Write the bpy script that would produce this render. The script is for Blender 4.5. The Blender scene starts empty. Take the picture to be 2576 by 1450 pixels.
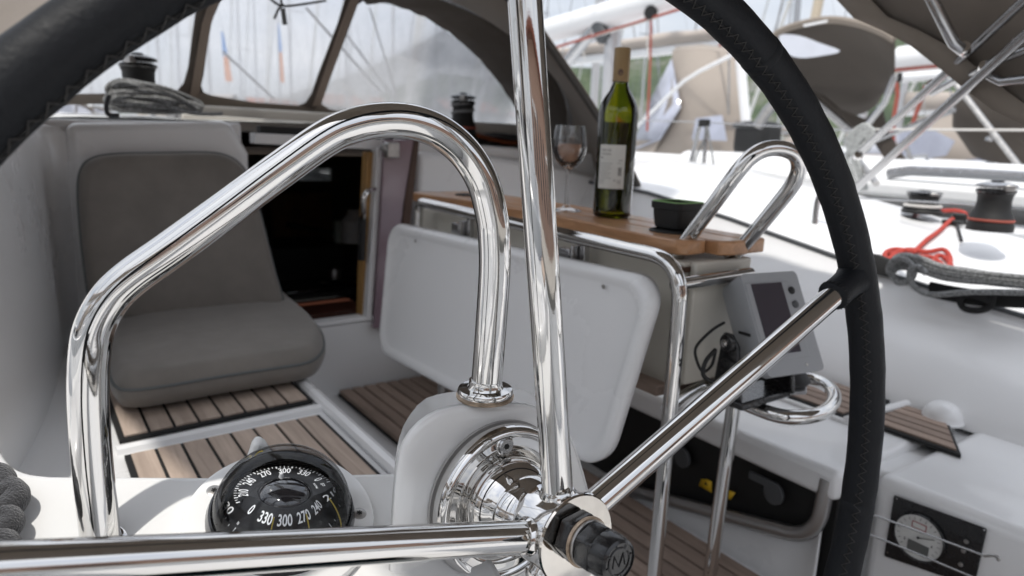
import bpy, bmesh, math, random
from mathutils import Vector as V, Matrix
random.seed(7)
sc = bpy.context.scene
COL = sc.collection
rad = math.radians

# ---------------------------------------------------------------- camera
# metres; X = starboard, Y = towards the bow, Z = up; the camera stands at the origin, 0.8 m above the cockpit floor
F_PX, PITCH, ROLL, YAW = 1751.56, .2090, .0389, .6174
CX, CY = 1288., 725.
_f = V((math.sin(YAW)*math.cos(PITCH), math.cos(YAW)*math.cos(PITCH), -math.sin(PITCH)))
_r0 = V((math.cos(YAW), -math.sin(YAW), 0)); _u0 = _r0.cross(_f)
_r = _r0*math.cos(ROLL) + _u0*math.sin(ROLL); _u = -_r0*math.sin(ROLL) + _u0*math.cos(ROLL)
cam_d = bpy.data.cameras.new('camera'); cam = bpy.data.objects.new('camera', cam_d); COL.objects.link(cam)
M = Matrix.Identity(4)
for i in range(3):
    M[i][0] = _r[i]; M[i][1] = _u[i]; M[i][2] = -_f[i]
cam.matrix_world = M
cam_d.sensor_width = 36; cam_d.lens = 36*F_PX/2576
cam_d.clip_start = .02; cam_d.clip_end = 9000
cam_d.dof.use_dof = True; cam_d.dof.focus_distance = .60; cam_d.dof.aperture_fstop = 5.8
cam_d.dof.aperture_blades = 7
sc.camera = cam

# ---------------------------------------------------------------- world and sun
SUN = V((-.30, -.20, .90)).normalized()          # towards the sun
w = bpy.data.worlds.new('World'); sc.world = w; w.use_nodes = True
nt = w.node_tree; N = nt.nodes; L = nt.links
for n in list(N): N.remove(n)
out = N.new('ShaderNodeOutputWorld'); bg = N.new('ShaderNodeBackground'); bg.inputs[1].default_value = .15
sky = N.new('ShaderNodeTexSky'); sky.sky_type = 'NISHITA'; sky.sun_disc = False
sky.sun_elevation = math.asin(SUN.z); sky.sun_rotation = math.atan2(SUN.x, SUN.y)
sky.air_density = 1.0; sky.dust_density = 2.0
tc = N.new('ShaderNodeTexCoord'); mp = N.new('ShaderNodeMapping'); mp.inputs['Scale'].default_value = (1, 1, 2.6)
ns = N.new('ShaderNodeTexNoise'); ns.inputs['Scale'].default_value = 2.3; ns.inputs['Detail'].default_value = 7; ns.inputs['Roughness'].default_value = .55
cr = N.new('ShaderNodeValToRGB'); cr.color_ramp.elements[0].position = .36; cr.color_ramp.elements[1].position = .58
cr.color_ramp.elements[0].color = (.72, .72, .72, 1)
ns2 = N.new('ShaderNodeTexNoise'); ns2.inputs['Scale'].default_value = 4.5; ns2.inputs['Detail'].default_value = 5
cr2 = N.new('ShaderNodeValToRGB'); cr2.color_ramp.elements[0].position = .3; cr2.color_ramp.elements[1].position = .75
cr2.color_ramp.elements[0].color = (4.6, 4.9, 5.5, 1); cr2.color_ramp.elements[1].color = (6.6, 6.75, 7.0, 1)
mx = N.new('ShaderNodeMix'); mx.data_type = 'RGBA'
L.new(tc.outputs['Generated'], mp.inputs[0]); L.new(mp.outputs[0], ns.inputs[0]); L.new(mp.outputs[0], ns2.inputs[0])
L.new(ns.outputs[0], cr.inputs[0]); L.new(cr.outputs[0], mx.inputs[0]); L.new(ns2.outputs[0], cr2.inputs[0])
L.new(sky.outputs[0], mx.inputs[6]); L.new(cr2.outputs[0], mx.inputs[7]); sp_ = N.new('ShaderNodeSeparateXYZ'); gz = N.new('ShaderNodeMapRange'); gz.inputs[1].default_value = 0; gz.inputs[2].default_value = 1; gz.inputs[3].default_value = .60; gz.inputs[4].default_value = 1.30
vm = N.new('ShaderNodeVectorMath'); vm.operation = 'SCALE'
L.new(tc.outputs['Generated'], sp_.inputs[0]); L.new(sp_.outputs['Z'], gz.inputs[0]); L.new(mx.outputs[2], vm.inputs[0]); L.new(gz.outputs[0], vm.inputs['Scale'])
L.new(vm.outputs[0], bg.inputs[0]); L.new(bg.outputs[0], out.inputs[0])
sd = bpy.data.lights.new('sun', 'SUN'); sd.energy = 2.1; sd.angle = rad(1.2); sd.color = (1, .96, .9)
so = bpy.data.objects.new('sun', sd); COL.objects.link(so); so.rotation_euler = SUN.to_track_quat('Z', 'Y').to_euler()
sc.view_settings.view_transform = 'Standard'; sc.view_settings.look = 'None'
sc.view_settings.exposure = 0.48; sc.view_settings.gamma = 1
sc.cycles.max_bounces = 10; sc.cycles.transparent_max_bounces = 24; sc.cycles.glossy_bounces = 6; sc.cycles.transmission_bounces = 10
sc.cycles.sample_clamp_indirect = 6; sc.cycles.use_denoising = True; sc.cycles.caustics_refractive = False; sc.cycles.caustics_reflective = False

# ---------------------------------------------------------------- surveyed points: sight lines met with real planes
def ray(x, y): return _r*((x-CX)/F_PX) - _u*((y-CY)/F_PX) + _f
def PD(x, y, d): return ray(x, y)*d
def PX(x, y, v): q = ray(x, y); return q*(v/q.x)
def PY(x, y, v): q = ray(x, y); return q*(v/q.y)
def PZ(x, y, v): q = ray(x, y); return q*(v/q.z)
def PP(x, y, p0, n): q = ray(x, y); return q*(p0.dot(n)/q.dot(n))

# ---------------------------------------------------------------- materials
MATS = {}
def mat(name, col=(.8, .8, .8), rough=.5, metal=0., spec=.5, coat=0., trans=0., ior=1.45, var=0., vscale=6., bump=0., bscale=60., sheen=0., emit=None, bstretch=None, objvar=0., rvar=0.):
    if name in MATS: return MATS[name]
    m = bpy.data.materials.new(name); m.use_nodes = True; MATS[name] = m
    nt = m.node_tree; b = nt.nodes['Principled BSDF']
    b.inputs['Base Color'].default_value = (*col, 1); b.inputs['Roughness'].default_value = rough; b.inputs['Metallic'].default_value = metal
    b.inputs['Specular IOR Level'].default_value = spec; b.inputs['Coat Weight'].default_value = coat; b.inputs['Coat Roughness'].default_value = .08
    b.inputs['Transmission Weight'].default_value = trans; b.inputs['IOR'].default_value = ior; b.inputs['Sheen Weight'].default_value = sheen
    tc = nt.nodes.new('ShaderNodeTexCoord'); src = tc.outputs['Object']
    if bstretch:
        mp = nt.nodes.new('ShaderNodeMapping'); mp.inputs['Scale'].default_value = bstretch; nt.links.new(src, mp.inputs[0]); src = mp.outputs[0]
    last = None
    if var or rvar:
        n = nt.nodes.new('ShaderNodeTexNoise'); n.inputs['Scale'].default_value = vscale; n.inputs['Detail'].default_value = 6; n.inputs['Roughness'].default_value = .6
        nt.links.new(src, n.inputs[0])
        if var:
            mr = nt.nodes.new('ShaderNodeMapRange'); mr.inputs[1].default_value = .3; mr.inputs[2].default_value = .7
            mr.inputs[3].default_value = 1-var; mr.inputs[4].default_value = 1+var; nt.links.new(n.outputs[0], mr.inputs[0])
            h = nt.nodes.new('ShaderNodeHueSaturation'); h.inputs['Color'].default_value = (*col, 1)
            nt.links.new(mr.outputs[0], h.inputs['Value']); last = h
            nt.links.new(h.outputs[0], b.inputs['Base Color'])
        if rvar:
            mr2 = nt.nodes.new('ShaderNodeMapRange'); mr2.inputs[1].default_value = .3; mr2.inputs[2].default_value = .7
            mr2.inputs[3].default_value = max(.01, rough-rvar); mr2.inputs[4].default_value = rough+rvar; nt.links.new(n.outputs[0], mr2.inputs[0]); nt.links.new(mr2.outputs[0], b.inputs['Roughness'])
    if objvar and last:
        oi = nt.nodes.new('ShaderNodeObjectInfo'); mr = nt.nodes.new('ShaderNodeMapRange'); mr.inputs[3].default_value = 1-objvar; mr.inputs[4].default_value = 1+objvar
        nt.links.new(oi.outputs['Random'], mr.inputs[0])
        mm = nt.nodes.new('ShaderNodeHueSaturation'); nt.links.new(last.outputs[0], mm.inputs['Color']); nt.links.new(mr.outputs[0], mm.inputs['Value']); nt.links.new(mm.outputs[0], b.inputs['Base Color'])
    if bump:
        n = nt.nodes.new('ShaderNodeTexNoise'); n.inputs['Scale'].default_value = bscale; n.inputs['Detail'].default_value = 5
        nt.links.new(src, n.inputs[0]); bp = nt.nodes.new('ShaderNodeBump'); bp.inputs['Strength'].default_value = bump; bp.inputs['Distance'].default_value = .002
        nt.links.new(n.outputs[0], bp.inputs['Height']); nt.links.new(bp.outputs[0], b.inputs['Normal'])
    if emit: b.inputs['Emission Color'].default_value = (*emit, 1); b.inputs['Emission Strength'].default_value = 1
    return m

GEL = mat('gelcoat_white', (.79, .79, .79), .28, var=.012, vscale=2.2, rvar=.015, coat=.35, bump=.012, bscale=9)
GELD = mat('gelcoat_deck', (.72, .72, .71), .5, var=.04, vscale=4, bump=.15, bscale=300)
GELP = mat('gelcoat_pedestal', (.80, .80, .79), .22, var=.035, vscale=9, coat=.5)
CREAM = mat('cream_laminate', (.62, .59, .52), .35, var=.03)
CHROME = mat('polished_steel', (.66, .65, .635), .045, 1., rvar=.02, vscale=45, bump=.016, bscale=70)
STEEL = mat('brushed_steel', (.47, .47, .475), .24, 1., bump=.05, bscale=200, rvar=.06, vscale=40)
STEELD = mat('dull_steel', (.42, .41, .40), .38, 1., var=.25, vscale=60)
RUSTY = mat('rust_stained_steel', (.42, .33, .25), .45, .9, var=.4, vscale=120)
LEATH = mat('black_leather', (.008, .009, .011), .55, spec=.26, bump=.25, bscale=300, var=.15, vscale=30, rvar=.07)
THREAD = mat('black_thread', (.038, .036, .034), .6)
SUEDE = mat('dark_seam', (.006, .006, .006), .8)
BLK = mat('black_plastic', (.012, .012, .013), .25, coat=.3, rvar=.08, vscale=90, bump=.1, bscale=150)
BLKM = mat('black_matte', (.012, .012, .012), .6, var=.2)
BLKG = mat('black_gloss', (.006, .006, .008), .04, coat=1.)
RUB = mat('black_caulk', (.010, .010, .010), .7)
GREYP = mat('grey_plastic', (.36, .37, .385), .42, bump=.1, bscale=400)
GREYD = mat('dark_grey_plastic', (.08, .085, .09), .45)
CUSH = mat('taupe_cushion', (.195, .177, .158), .85, sheen=.25, var=.10, vscale=14, bump=.55, bscale=26)
CUSHE = mat('grey_cushion_piping', (.13, .14, .14), .8, bump=.3, bscale=500)
CANV = mat('brown_canvas', (.22, .188, .160), .9, var=.10, vscale=7, bump=.35, bscale=900, sheen=.15)
CANVD = mat('dark_brown_canvas', (.105, .088, .075), .9, var=.12, vscale=9, bump=.35, bscale=900)
CANVB = mat('beige_canvas', (.40, .35, .305), .9, var=.06, vscale=2, bump=.3, bscale=40)
SAILC = mat('sail_cover_beige', (.42, .37, .33), .9, var=.06, vscale=2, bump=.4, bscale=12)
WHITE = mat('white_paint', (.8, .8, .8), .35)
WHITE2 = mat('white_hull', (.76, .77, .78), .25, var=.03, coat=.4)
NAVY = mat('navy_stripe', (.05, .06, .13), .4)
GLAZ = mat('dark_glazing', (.03, .032, .04), .08, coat=.5)
REDR = mat('red_rope', (.42, .05, .035), .75, var=.25, vscale=150, bump=.5, bscale=500)
GREYR = mat('grey_rope', (.22, .225, .225), .85, var=.7, vscale=210, bump=.8, bscale=350)
DGREYR = mat('dark_grey_rope', (.032, .032, .035), .95, var=.55, vscale=420, bump=1., bscale=650, sheen=.4)
BLKR = mat('black_rope', (.012, .012, .012), .8, bump=.5, bscale=400)
WHITER = mat('white_line', (.62, .60, .57), .8)
REDL = mat('red_line', (.34, .085, .06), .8)
TINT = mat('tinted_acrylic', (.24, .17, .20), .12, coat=.6, var=.2, vscale=2.5)
OAK = mat('varnished_oak', (.42, .24, .085), .35, var=.25, vscale=9, bstretch=(6, 6, .7))
MAHO = mat('dark_mahogany', (.07, .035, .022), .4, var=.3, vscale=12)
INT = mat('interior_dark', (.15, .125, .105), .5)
LCD = mat('lcd_off', (.055, .048, .062), .06, coat=1.)
PAPER = mat('label_paper', (.66, .65, .61), .7)
INK = mat('label_ink', (.22, .21, .2), .8)
CAPF = mat('brown_foil', (.30, .20, .095), .45, metal=.25, var=.06, vscale=25)
CAPS = mat('brown_seal', (.12, .07, .05), .6)
LIME = mat('green_paper', (.35, .60, .24), .8)
CARD = mat('compass_black', (.010, .010, .011), .35)
NUM = mat('compass_print', (.86, .87, .88), .6)
YEL = mat('yellow_lubber_line', (.55, .42, .08), .5)
YELS = mat('yellow_sticker', (.72, .45, .02), .5)
DIAL = mat('dial_face', (.62, .62, .60), .5, var=.1, vscale=60)
SAND = mat('quay_concrete', (.30, .28, .25), .9, var=.15, vscale=1.5)
ROOF = mat('red_roof_tiles', (.30, .10, .06), .85, var=.2, vscale=1)
PLAST = mat('house_plaster', (.50, .44, .36), .85, var=.12, vscale=.5)
TEAKT = None

def wood(name, base, dark, ax, rough=.6, objvar=.14, scale=14., coat=0.):
    m = bpy.data.materials.new(name); m.use_nodes = True; nt = m.node_tree; b = nt.nodes['Principled BSDF']
    tc = nt.nodes.new('ShaderNodeTexCoord'); mp = nt.nodes.new('ShaderNodeMapping')
    s = [scale*5]*3; s[ax] = scale*.35; mp.inputs['Scale'].default_value = s
    oi = nt.nodes.new('ShaderNodeObjectInfo'); cb = nt.nodes.new('ShaderNodeVectorMath'); cb.operation = 'SCALE'; cb.inputs[0].default_value = (37, 51, 23)
    nt.links.new(oi.outputs['Random'], cb.inputs['Scale']); nt.links.new(cb.outputs[0], mp.inputs['Location'])
    nt.links.new(tc.outputs['Object'], mp.inputs[0])
    n = nt.nodes.new('ShaderNodeTexNoise'); n.inputs['Scale'].default_value = 1; n.inputs['Detail'].default_value = 8; n.inputs['Roughness'].default_value = .65; n.inputs['Distortion'].default_value = .6
    nt.links.new(mp.outputs[0], n.inputs[0])
    r = nt.nodes.new('ShaderNodeValToRGB'); r.color_ramp.elements[0].position = .28; r.color_ramp.elements[1].position = .68
    r.color_ramp.elements[0].color = (*dark, 1); r.color_ramp.elements[1].color = (*base, 1); nt.links.new(n.outputs[0], r.inputs[0])
    n2 = nt.nodes.new('ShaderNodeTexNoise'); n2.inputs['Scale'].default_value = 7; n2.inputs['Detail'].default_value = 4; nt.links.new(tc.outputs['Object'], n2.inputs[0])
    a = nt.nodes.new('ShaderNodeMath'); a.operation = 'ADD'; nt.links.new(oi.outputs['Random'], a.inputs[0]); nt.links.new(n2.outputs[0], a.inputs[1])
    mr = nt.nodes.new('ShaderNodeMapRange'); mr.inputs[1].default_value = .3; mr.inputs[2].default_value = 1.7; mr.inputs[3].default_value = 1-objvar; mr.inputs[4].default_value = 1+objvar; nt.links.new(a.outputs[0], mr.inputs[0])
    h = nt.nodes.new('ShaderNodeHueSaturation'); nt.links.new(r.outputs[0], h.inputs['Color']); nt.links.new(mr.outputs[0], h.inputs['Value']); nt.links.new(h.outputs[0], b.inputs['Base Color'])
    bp = nt.nodes.new('ShaderNodeBump'); bp.inputs['Strength'].default_value = .25; bp.inputs['Distance'].default_value = .001; nt.links.new(n.outputs[0], bp.inputs['Height']); nt.links.new(bp.outputs[0], b.inputs['Normal'])
    b.inputs['Roughness'].default_value = rough; b.inputs['Coat Weight'].default_value = coat; return m
TEAK = wood('weathered_teak', (.53, .425, .35), (.34, .265, .215), 1, .8, .22)
TEAKD = wood('brown_teak', (.38, .285, .23), (.23, .17, .135), 1, .8, .22)
TEAKT = wood('oiled_teak', (.56, .30, .15), (.34, .165, .075), 1, .38, .10, 16, .25)

def glassy(name, tint=(.95, .96, .97), milky=0., rough=.02, gl=.10, milk=(.8, .8, .82)):
    m = bpy.data.materials.new(name); m.use_nodes = True; nt = m.node_tree; n = nt.nodes
    for k in list(n): n.remove(k)
    o = n.new('ShaderNodeOutputMaterial'); t = n.new('ShaderNodeBsdfTransparent'); t.inputs[0].default_value = (*tint, 1)
    g = n.new('ShaderNodeBsdfGlossy'); g.inputs['Roughness'].default_value = rough
    f = n.new('ShaderNodeFresnel'); f.inputs[0].default_value = 1.45
    mx = n.new('ShaderNodeMixShader'); a = n.new('ShaderNodeMath'); a.operation = 'MULTIPLY'; a.inputs[1].default_value = gl*10; a.use_clamp = True
    nt.links.new(f.outputs[0], a.inputs[0]); nt.links.new(a.outputs[0], mx.inputs[0]); nt.links.new(t.outputs[0], mx.inputs[1]); nt.links.new(g.outputs[0], mx.inputs[2])
    last = mx
    if milky:
        d = n.new('ShaderNodeBsdfTranslucent'); d.inputs[0].default_value = (*milk, 1); d2 = n.new('ShaderNodeBsdfDiffuse'); d2.inputs[0].default_value = (*milk, 1)
        md = n.new('ShaderNodeMixShader'); md.inputs[0].default_value = .35; nt.links.new(d.outputs[0], md.inputs[1]); nt.links.new(d2.outputs[0], md.inputs[2])
        tc = n.new('ShaderNodeTexCoord'); mp = n.new('ShaderNodeMapping'); mp.inputs['Scale'].default_value = (3, 3, .8); nz = n.new('ShaderNodeTexNoise'); nz.inputs['Scale'].default_value = 4; nz.inputs['Detail'].default_value = 6
        nt.links.new(tc.outputs['Object'], mp.inputs[0]); nt.links.new(mp.outputs[0], nz.inputs[0])
        mr = n.new('ShaderNodeMapRange'); mr.inputs[1].default_value = .3; mr.inputs[2].default_value = .7; mr.inputs[3].default_value = milky*.86; mr.inputs[4].default_value = milky*1.14
        nt.links.new(nz.outputs[0], mr.inputs[0])
        m2 = n.new('ShaderNodeMixShader'); nt.links.new(mr.outputs[0], m2.inputs[0]); nt.links.new(last.outputs[0], m2.inputs[1]); nt.links.new(md.outputs[0], m2.inputs[2]); last = m2
    nt.links.new(last.outputs[0], o.inputs[0]); return m
VINYL = glassy('clear_vinyl', (.93, .94, .96), .30, .12, .08, (.86, .87, .90))
VINYL2 = glassy('old_vinyl', (.88, .9, .95), .55, .15, .1, (.72, .73, .80))
DOME = glassy('clear_dome', (.96, .97, .98), 0, .01, .07)
WGLASS = glassy('wine_glass_clear', (.965, .97, .97), .03, .01, .12)
WINE = glassy('rose_wine', (.97, .80, .70), .42, .02, .06, (.92, .66, .52))
BOTG = glassy('green_bottle_glass', (.44, .46, .05), .0, .02, .14)
BOTW = mat('bottle_wine', (.24, .24, .012), .1, trans=.75, ior=1.2, var=.5, vscale=22)

def translucent(m, col, f):
    nt = m.node_tree; b = nt.nodes['Principled BSDF']; o = [n for n in nt.nodes if n.type == 'OUTPUT_MATERIAL'][0]
    t = nt.nodes.new('ShaderNodeBsdfTranslucent'); t.inputs[0].default_value = (*col, 1); x = nt.nodes.new('ShaderNodeMixShader'); x.inputs[0].default_value = f
    nt.links.new(b.outputs[0], x.inputs[1]); nt.links.new(t.outputs[0], x.inputs[2]); nt.links.new(x.outputs[0], o.inputs[0])
translucent(CANV, (.46, .41, .35), .13); translucent(CANVB, (.6, .55, .48), .2)
# ---------------------------------------------------------------- builders
WL = {}
def link(o, parent=None):
    COL.objects.link(o)
    if parent is not None:
        o.parent = parent; WL[o] = WL.get(parent, V((0, 0, 0)))
    return o
def tag(o, label, cat=None, group=None):
    o['label'] = label
    if cat: o['category'] = cat
    if group: o['group'] = group
    return o
def thing(name, label, cat, loc, group=None):
    o = bpy.data.objects.new(name, None); o.empty_display_size = .05; COL.objects.link(o); o.location = loc; WL[o] = V(loc)
    return tag(o, label, cat, group)
class MB:
    def __init__(s): s.v = []; s.f = []; s.m = []; s.mats = []
    def mi(s, m):
        if m not in s.mats: s.mats.append(m)
        return s.mats.index(m)
    def add(s, vs, fs, m=None):
        b = len(s.v); s.v += [V(p) for p in vs]; s.f += [tuple(i+b for i in f) for f in fs]; k = s.mi(m) if m else 0; s.m += [k]*len(fs); return s
    def box(s, c, size, R=None, m=None):
        c = V(c); h = [x/2 for x in size]; vs = []
        for z in (-1, 1):
            for y in (-1, 1):
                for x in (-1, 1):
                    p = V((x*h[0], y*h[1], z*h[2]));
                    if R: p = R @ p
                    vs.append(c+p)
        return s.add(vs, [(0, 2, 3, 1), (4, 5, 7, 6), (0, 1, 5, 4), (2, 6, 7, 3), (0, 4, 6, 2), (1, 3, 7, 5)], m)
    def tube(s, pts, r, n=10, closed=False, cap=True, m=None):
        pts = [V(p) for p in pts]; K = len(pts); rs = r if isinstance(r, (list, tuple)) else [r]*K
        T = []
        for i in range(K):
            if closed: d = pts[(i+1) % K]-pts[(i-1) % K]
            else: d = pts[min(i+1, K-1)]-pts[max(i-1, 0)]
            T.append(d.normalized() if d.length > 1e-9 else V((0, 0, 1)))
        a = T[0].orthogonal().normalized(); vs = []; fr = []
        for i in range(K):
            a = (a - T[i]*a.dot(T[i])); a = a.normalized() if a.length > 1e-6 else T[i].orthogonal().normalized(); b = T[i].cross(a); fr.append((a, b))
            for k in range(n):
                t = 2*math.pi*k/n; vs.append(pts[i]+(a*math.cos(t)+b*math.sin(t))*rs[i])
        fs = []
        R = K if closed else K-1
        off = 0
        if closed:
            a0, b0 = fr[0]; ae = fr[-1][0] - T[0]*fr[-1][0].dot(T[0]); off = int(round(math.atan2(ae.dot(b0), ae.dot(a0))/(2*math.pi)*n))
        for i in range(R):
            j = (i+1) % K; o = off if (closed and j == 0) else 0
            for k in range(n):
                fs.append((i*n+k, i*n+(k+1) % n, j*n+(k+1+o) % n, j*n+(k+o) % n))
        if cap and not closed: fs += [tuple(range(n-1, -1, -1)), tuple((K-1)*n+k for k in range(n))]
        return s.add(vs, fs, m)
    def lathe(s, prof, o, ax=(0, 0, 1), n=32, m=None, a0=None):
        # prof: (radius, height) pairs
        o = V(o); ax = V(ax).normalized(); a = V(a0) if a0 else ax.orthogonal(); a = (a-ax*a.dot(ax)).normalized(); b = ax.cross(a); vs = []; fs = []
        for r, h in prof:
            for k in range(n):
                t = 2*math.pi*k/n; vs.append(o+ax*h+(a*math.cos(t)+b*math.sin(t))*max(r, 1e-5))
        for i in range(len(prof)-1):
            for k in range(n): fs.append((i*n+k, i*n+(k+1) % n, (i+1)*n+(k+1) % n, (i+1)*n+k))
        fs.append(tuple(range(n-1, -1, -1))); fs.append(tuple((len(prof)-1)*n+k for k in range(n)))
        return s.add(vs, fs, m)
    def prism(s, poly, d, m=None):
        poly = [V(p) for p in poly]; d = V(d); n = len(poly)
        return s.add(poly+[p+d for p in poly], [tuple(range(n)), tuple(range(2*n-1, n-1, -1))]+[(i, i+n, (i+1) % n+n, (i+1) % n) for i in range(n)], m)
    def grid(s, rows, m=None, closed=False):
        A = len(rows); B = len(rows[0]); vs = [p for r in rows for p in r]; fs = []
        for i in range(A-1):
            for j in range(B if closed else B-1):
                k = (j+1) % B; fs.append((i*B+j, i*B+k, (i+1)*B+k, (i+1)*B+j))
        return s.add(vs, fs, m)
    def build(s, name, m=None, parent=None, smooth=True, bevel=0., seg=2, solid=0., sub=0, angle=35, top=None, fixn=True):
        me = bpy.data.meshes.new(name)
        o = bpy.data.objects.new(name, me)
        if parent is not None: base = WL.get(parent, V((0, 0, 0)))
        else:
            xs = [p.x for p in s.v]; ys = [p.y for p in s.v]; base = V(((min(xs)+max(xs))/2, (min(ys)+max(ys))/2, min(p.z for p in s.v)))
        me.from_pydata([p-base for p in s.v], [], s.f)
        link(o, parent)
        if parent is None: o.location = base; WL[o] = base
        if s.mats:
            for x in s.mats: me.materials.append(x)
            me.polygons.foreach_set('material_index', s.m)
        elif m: me.materials.append(m)
        if fixn:
            bm = bmesh.new(); bm.from_mesh(me); bmesh.ops.recalc_face_normals(bm, faces=bm.faces); bm.to_mesh(me); bm.free()
        if bevel:
            md = o.modifiers.new('bevel', 'BEVEL'); md.width = bevel; md.segments = seg; md.limit_method = 'ANGLE'; md.angle_limit = rad(40); md.harden_normals = False
        if solid:
            md = o.modifiers.new('solid', 'SOLIDIFY'); md.thickness = solid; md.offset = 0
        if sub:
            md = o.modifiers.new('sub', 'SUBSURF'); md.levels = sub; md.render_levels = sub
        if smooth:
            me.polygons.foreach_set('use_smooth', [True]*len(me.polygons))
            if not sub and not bevel:
                try: me.set_sharp_from_angle(angle=rad(angle))
                except Exception: pass
            elif bevel:
                try: me.set_sharp_from_angle(angle=rad(80))
                except Exception: pass
        me.update()
        return o
def cr_path(pts, n=8, closed=False):
    pts = [V(p) for p in pts]; K = len(pts); out = []
    for i in range(K if closed else K-1):
        if closed: p0, p1, p2, p3 = pts[(i-1) % K], pts[i], pts[(i+1) % K], pts[(i+2) % K]
        else: p0, p1, p2, p3 = pts[max(i-1, 0)], pts[i], pts[i+1], pts[min(i+2, K-1)]
        for k in range(n):
            t = k/n; out.append(.5*((2*p1)+(p2-p0)*t+(2*p0-5*p1+4*p2-p3)*t*t+(3*p1-p0-3*p2+p3)*t*t*t))
    if not closed: out.append(pts[-1])
    return out
def fillet(pts, r, n=7):
    pts = [V(p) for p in pts]; out = [pts[0]]
    rr = r if isinstance(r, (list, tuple)) else [r]*(len(pts)-2)
    for i in range(1, len(pts)-1):
        a = (pts[i-1]-pts[i]); b = (pts[i+1]-pts[i]); q = min(rr[i-1], a.length*.49, b.length*.49)
        p0 = pts[i]+a.normalized()*q; p1 = pts[i]+b.normalized()*q
        for k in range(n+1):
            t = k/n; out.append(p0*(1-t)**2+pts[i]*2*t*(1-t)+p1*t*t)
    out.append(pts[-1]); return out
def rrect(o, a, b, wa, wb, r, n=6):
    # rounded rectangle from corner o, along unit a and b
    o, a, b = V(o), V(a), V(b); out = []
    for cx, cy, t0 in ((wa-r, wb-r, 0), (r, wb-r, 90), (r, r, 180), (wa-r, r, 270)):
        for k in range(n+1):
            t = rad(t0+90*k/n); out.append(o+a*(cx+r*math.cos(t))+b*(cy+r*math.sin(t)))
    return out
def tubeobj(name, pts, r, m, parent=None, n=12, closed=False): return MB().tube(pts, r, n, closed).build(name, m, parent, angle=60)
def struct(o): o['kind'] = 'structure'; return o
def text_mesh(s, size, sx=.8):
    cu = bpy.data.curves.new('t', 'FONT'); cu.body = s; cu.size = size; cu.align_x = 'CENTER'; cu.align_y = 'CENTER'; cu.offset = size*.018
    o = bpy.data.objects.new('t', cu); COL.objects.link(o); dg = bpy.context.evaluated_depsgraph_get(); me = bpy.data.meshes.new_from_object(o.evaluated_get(dg))
    vs = [(v.co.x*sx, v.co.y) for v in me.vertices]; fs = [tuple(p.vertices) for p in me.polygons]
    bpy.data.objects.remove(o); bpy.data.curves.remove(cu); bpy.data.meshes.remove(me); return vs, fs
def put_text(mb, s, size, o, a, b, m, sx=.8, bend=None):
    vs, fs = text_mesh(s, size, sx)
    if bend: mb.add([bend(x, y) for x, y in vs], fs, m)
    else: mb.add([V(o)+V(a)*x+V(b)*y for x, y in vs], fs, m)

# ================================================================ LARGE STRUCTURE
WATER = -1.5
# water
wm = mat('sea_water', (.03, .06, .07), .08, bump=.6, bscale=1.2, spec=.5)
MB().add([(-4000, -4000, WATER), (4000, -4000, WATER), (4000, 4000, WATER), (-4000, 4000, WATER)], [(0, 1, 2, 3)]).build('sea_water', wm)
struct(bpy.data.objects['sea_water'])
# hills
hm = bpy.data.materials.new('hillside'); hm.use_nodes = True
_n = hm.node_tree; _b = _n.nodes['Principled BSDF']; _t = _n.nodes.new('ShaderNodeTexCoord'); _m = _n.nodes.new('ShaderNodeMapping'); _m.inputs['Scale'].default_value = (.006, .006, .016)
_x = _n.nodes.new('ShaderNodeTexNoise'); _x.inputs['Scale'].default_value = 1; _x.inputs['Detail'].default_value = 9; _x.inputs['Roughness'].default_value = .7
_c = _n.nodes.new('ShaderNodeValToRGB'); e = _c.color_ramp.elements; e[0].position = .36; e[0].color = (.030, .048, .026, 1); e[1].position = .64; e[1].color = (.20, .20, .185, 1)
q = e.new(.50); q.color = (.060, .085, .040, 1); q = e.new(.56); q.color = (.11, .12, .085, 1)
_n.links.new(_t.outputs['Object'], _m.inputs[0]); _n.links.new(_m.outputs[0], _x.inputs[0]); _n.links.new(_x.outputs[0], _c.inputs[0]); _n.links.new(_c.outputs[0], _b.inputs['Base Color']); _b.inputs['Roughness'].default_value = .95
prof = [(-900, 262), (-200, 285), (300, 289), (700, 282), (850, 262), (940, 240), (1000, 222), (1060, 196), (1110, 184), (1180, 190), (1240, 212), (1330, 205), (1400, 168), (1500, 168), (1600, 140), (1700, 118), (1850, 112), (2000, 102), (2260, 88), (2400, 80), (2576, 62), (3100, 60), (3800, 120)]
rows = []
pr_ = []
for i in range(len(prof)-1):
    for k in range(6):
        t = k/6; pr_.append((prof[i][0]*(1-t)+prof[i+1][0]*t, prof[i][1]*(1-t)+prof[i+1][1]*t+random.uniform(-1.5, 1.5)))
for j in range(9):
    row = []
    for x, y in pr_:
        d = ray(x, y); hd = math.hypot(d.x, d.y); D = 1500; top = d*(D/hd); u = j/8
        dist = 1 - .38*(1-u); z = WATER - 2 + (top.z-WATER)*(u**1.25) + (random.uniform(-6, 6) if 0 < j < 8 else 0)
        row.append(V((top.x*dist+random.uniform(-9, 9), top.y*dist+random.uniform(-9, 9), z)))
    rows.append(row)
# back slope so that the hill has its own thickness
rows.append([V((p.x*1.35, p.y*1.35, WATER-2)) for p in rows[-1]])
struct(MB().grid(rows).build('hills', hm, angle=180))
# shore quay ahead and quay behind the stern
o = MB(); o.box((60, 190, WATER+.2), (700, 40, 1.6)); o.box((230, 100, WATER+.2), (30, 300, 1.6)); struct(o.build('shore', SAND))
struct(MB().box((6, -7.2, -1.0), (60, 8, 1.2)).build('quay', SAND, bevel=.03))

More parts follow.
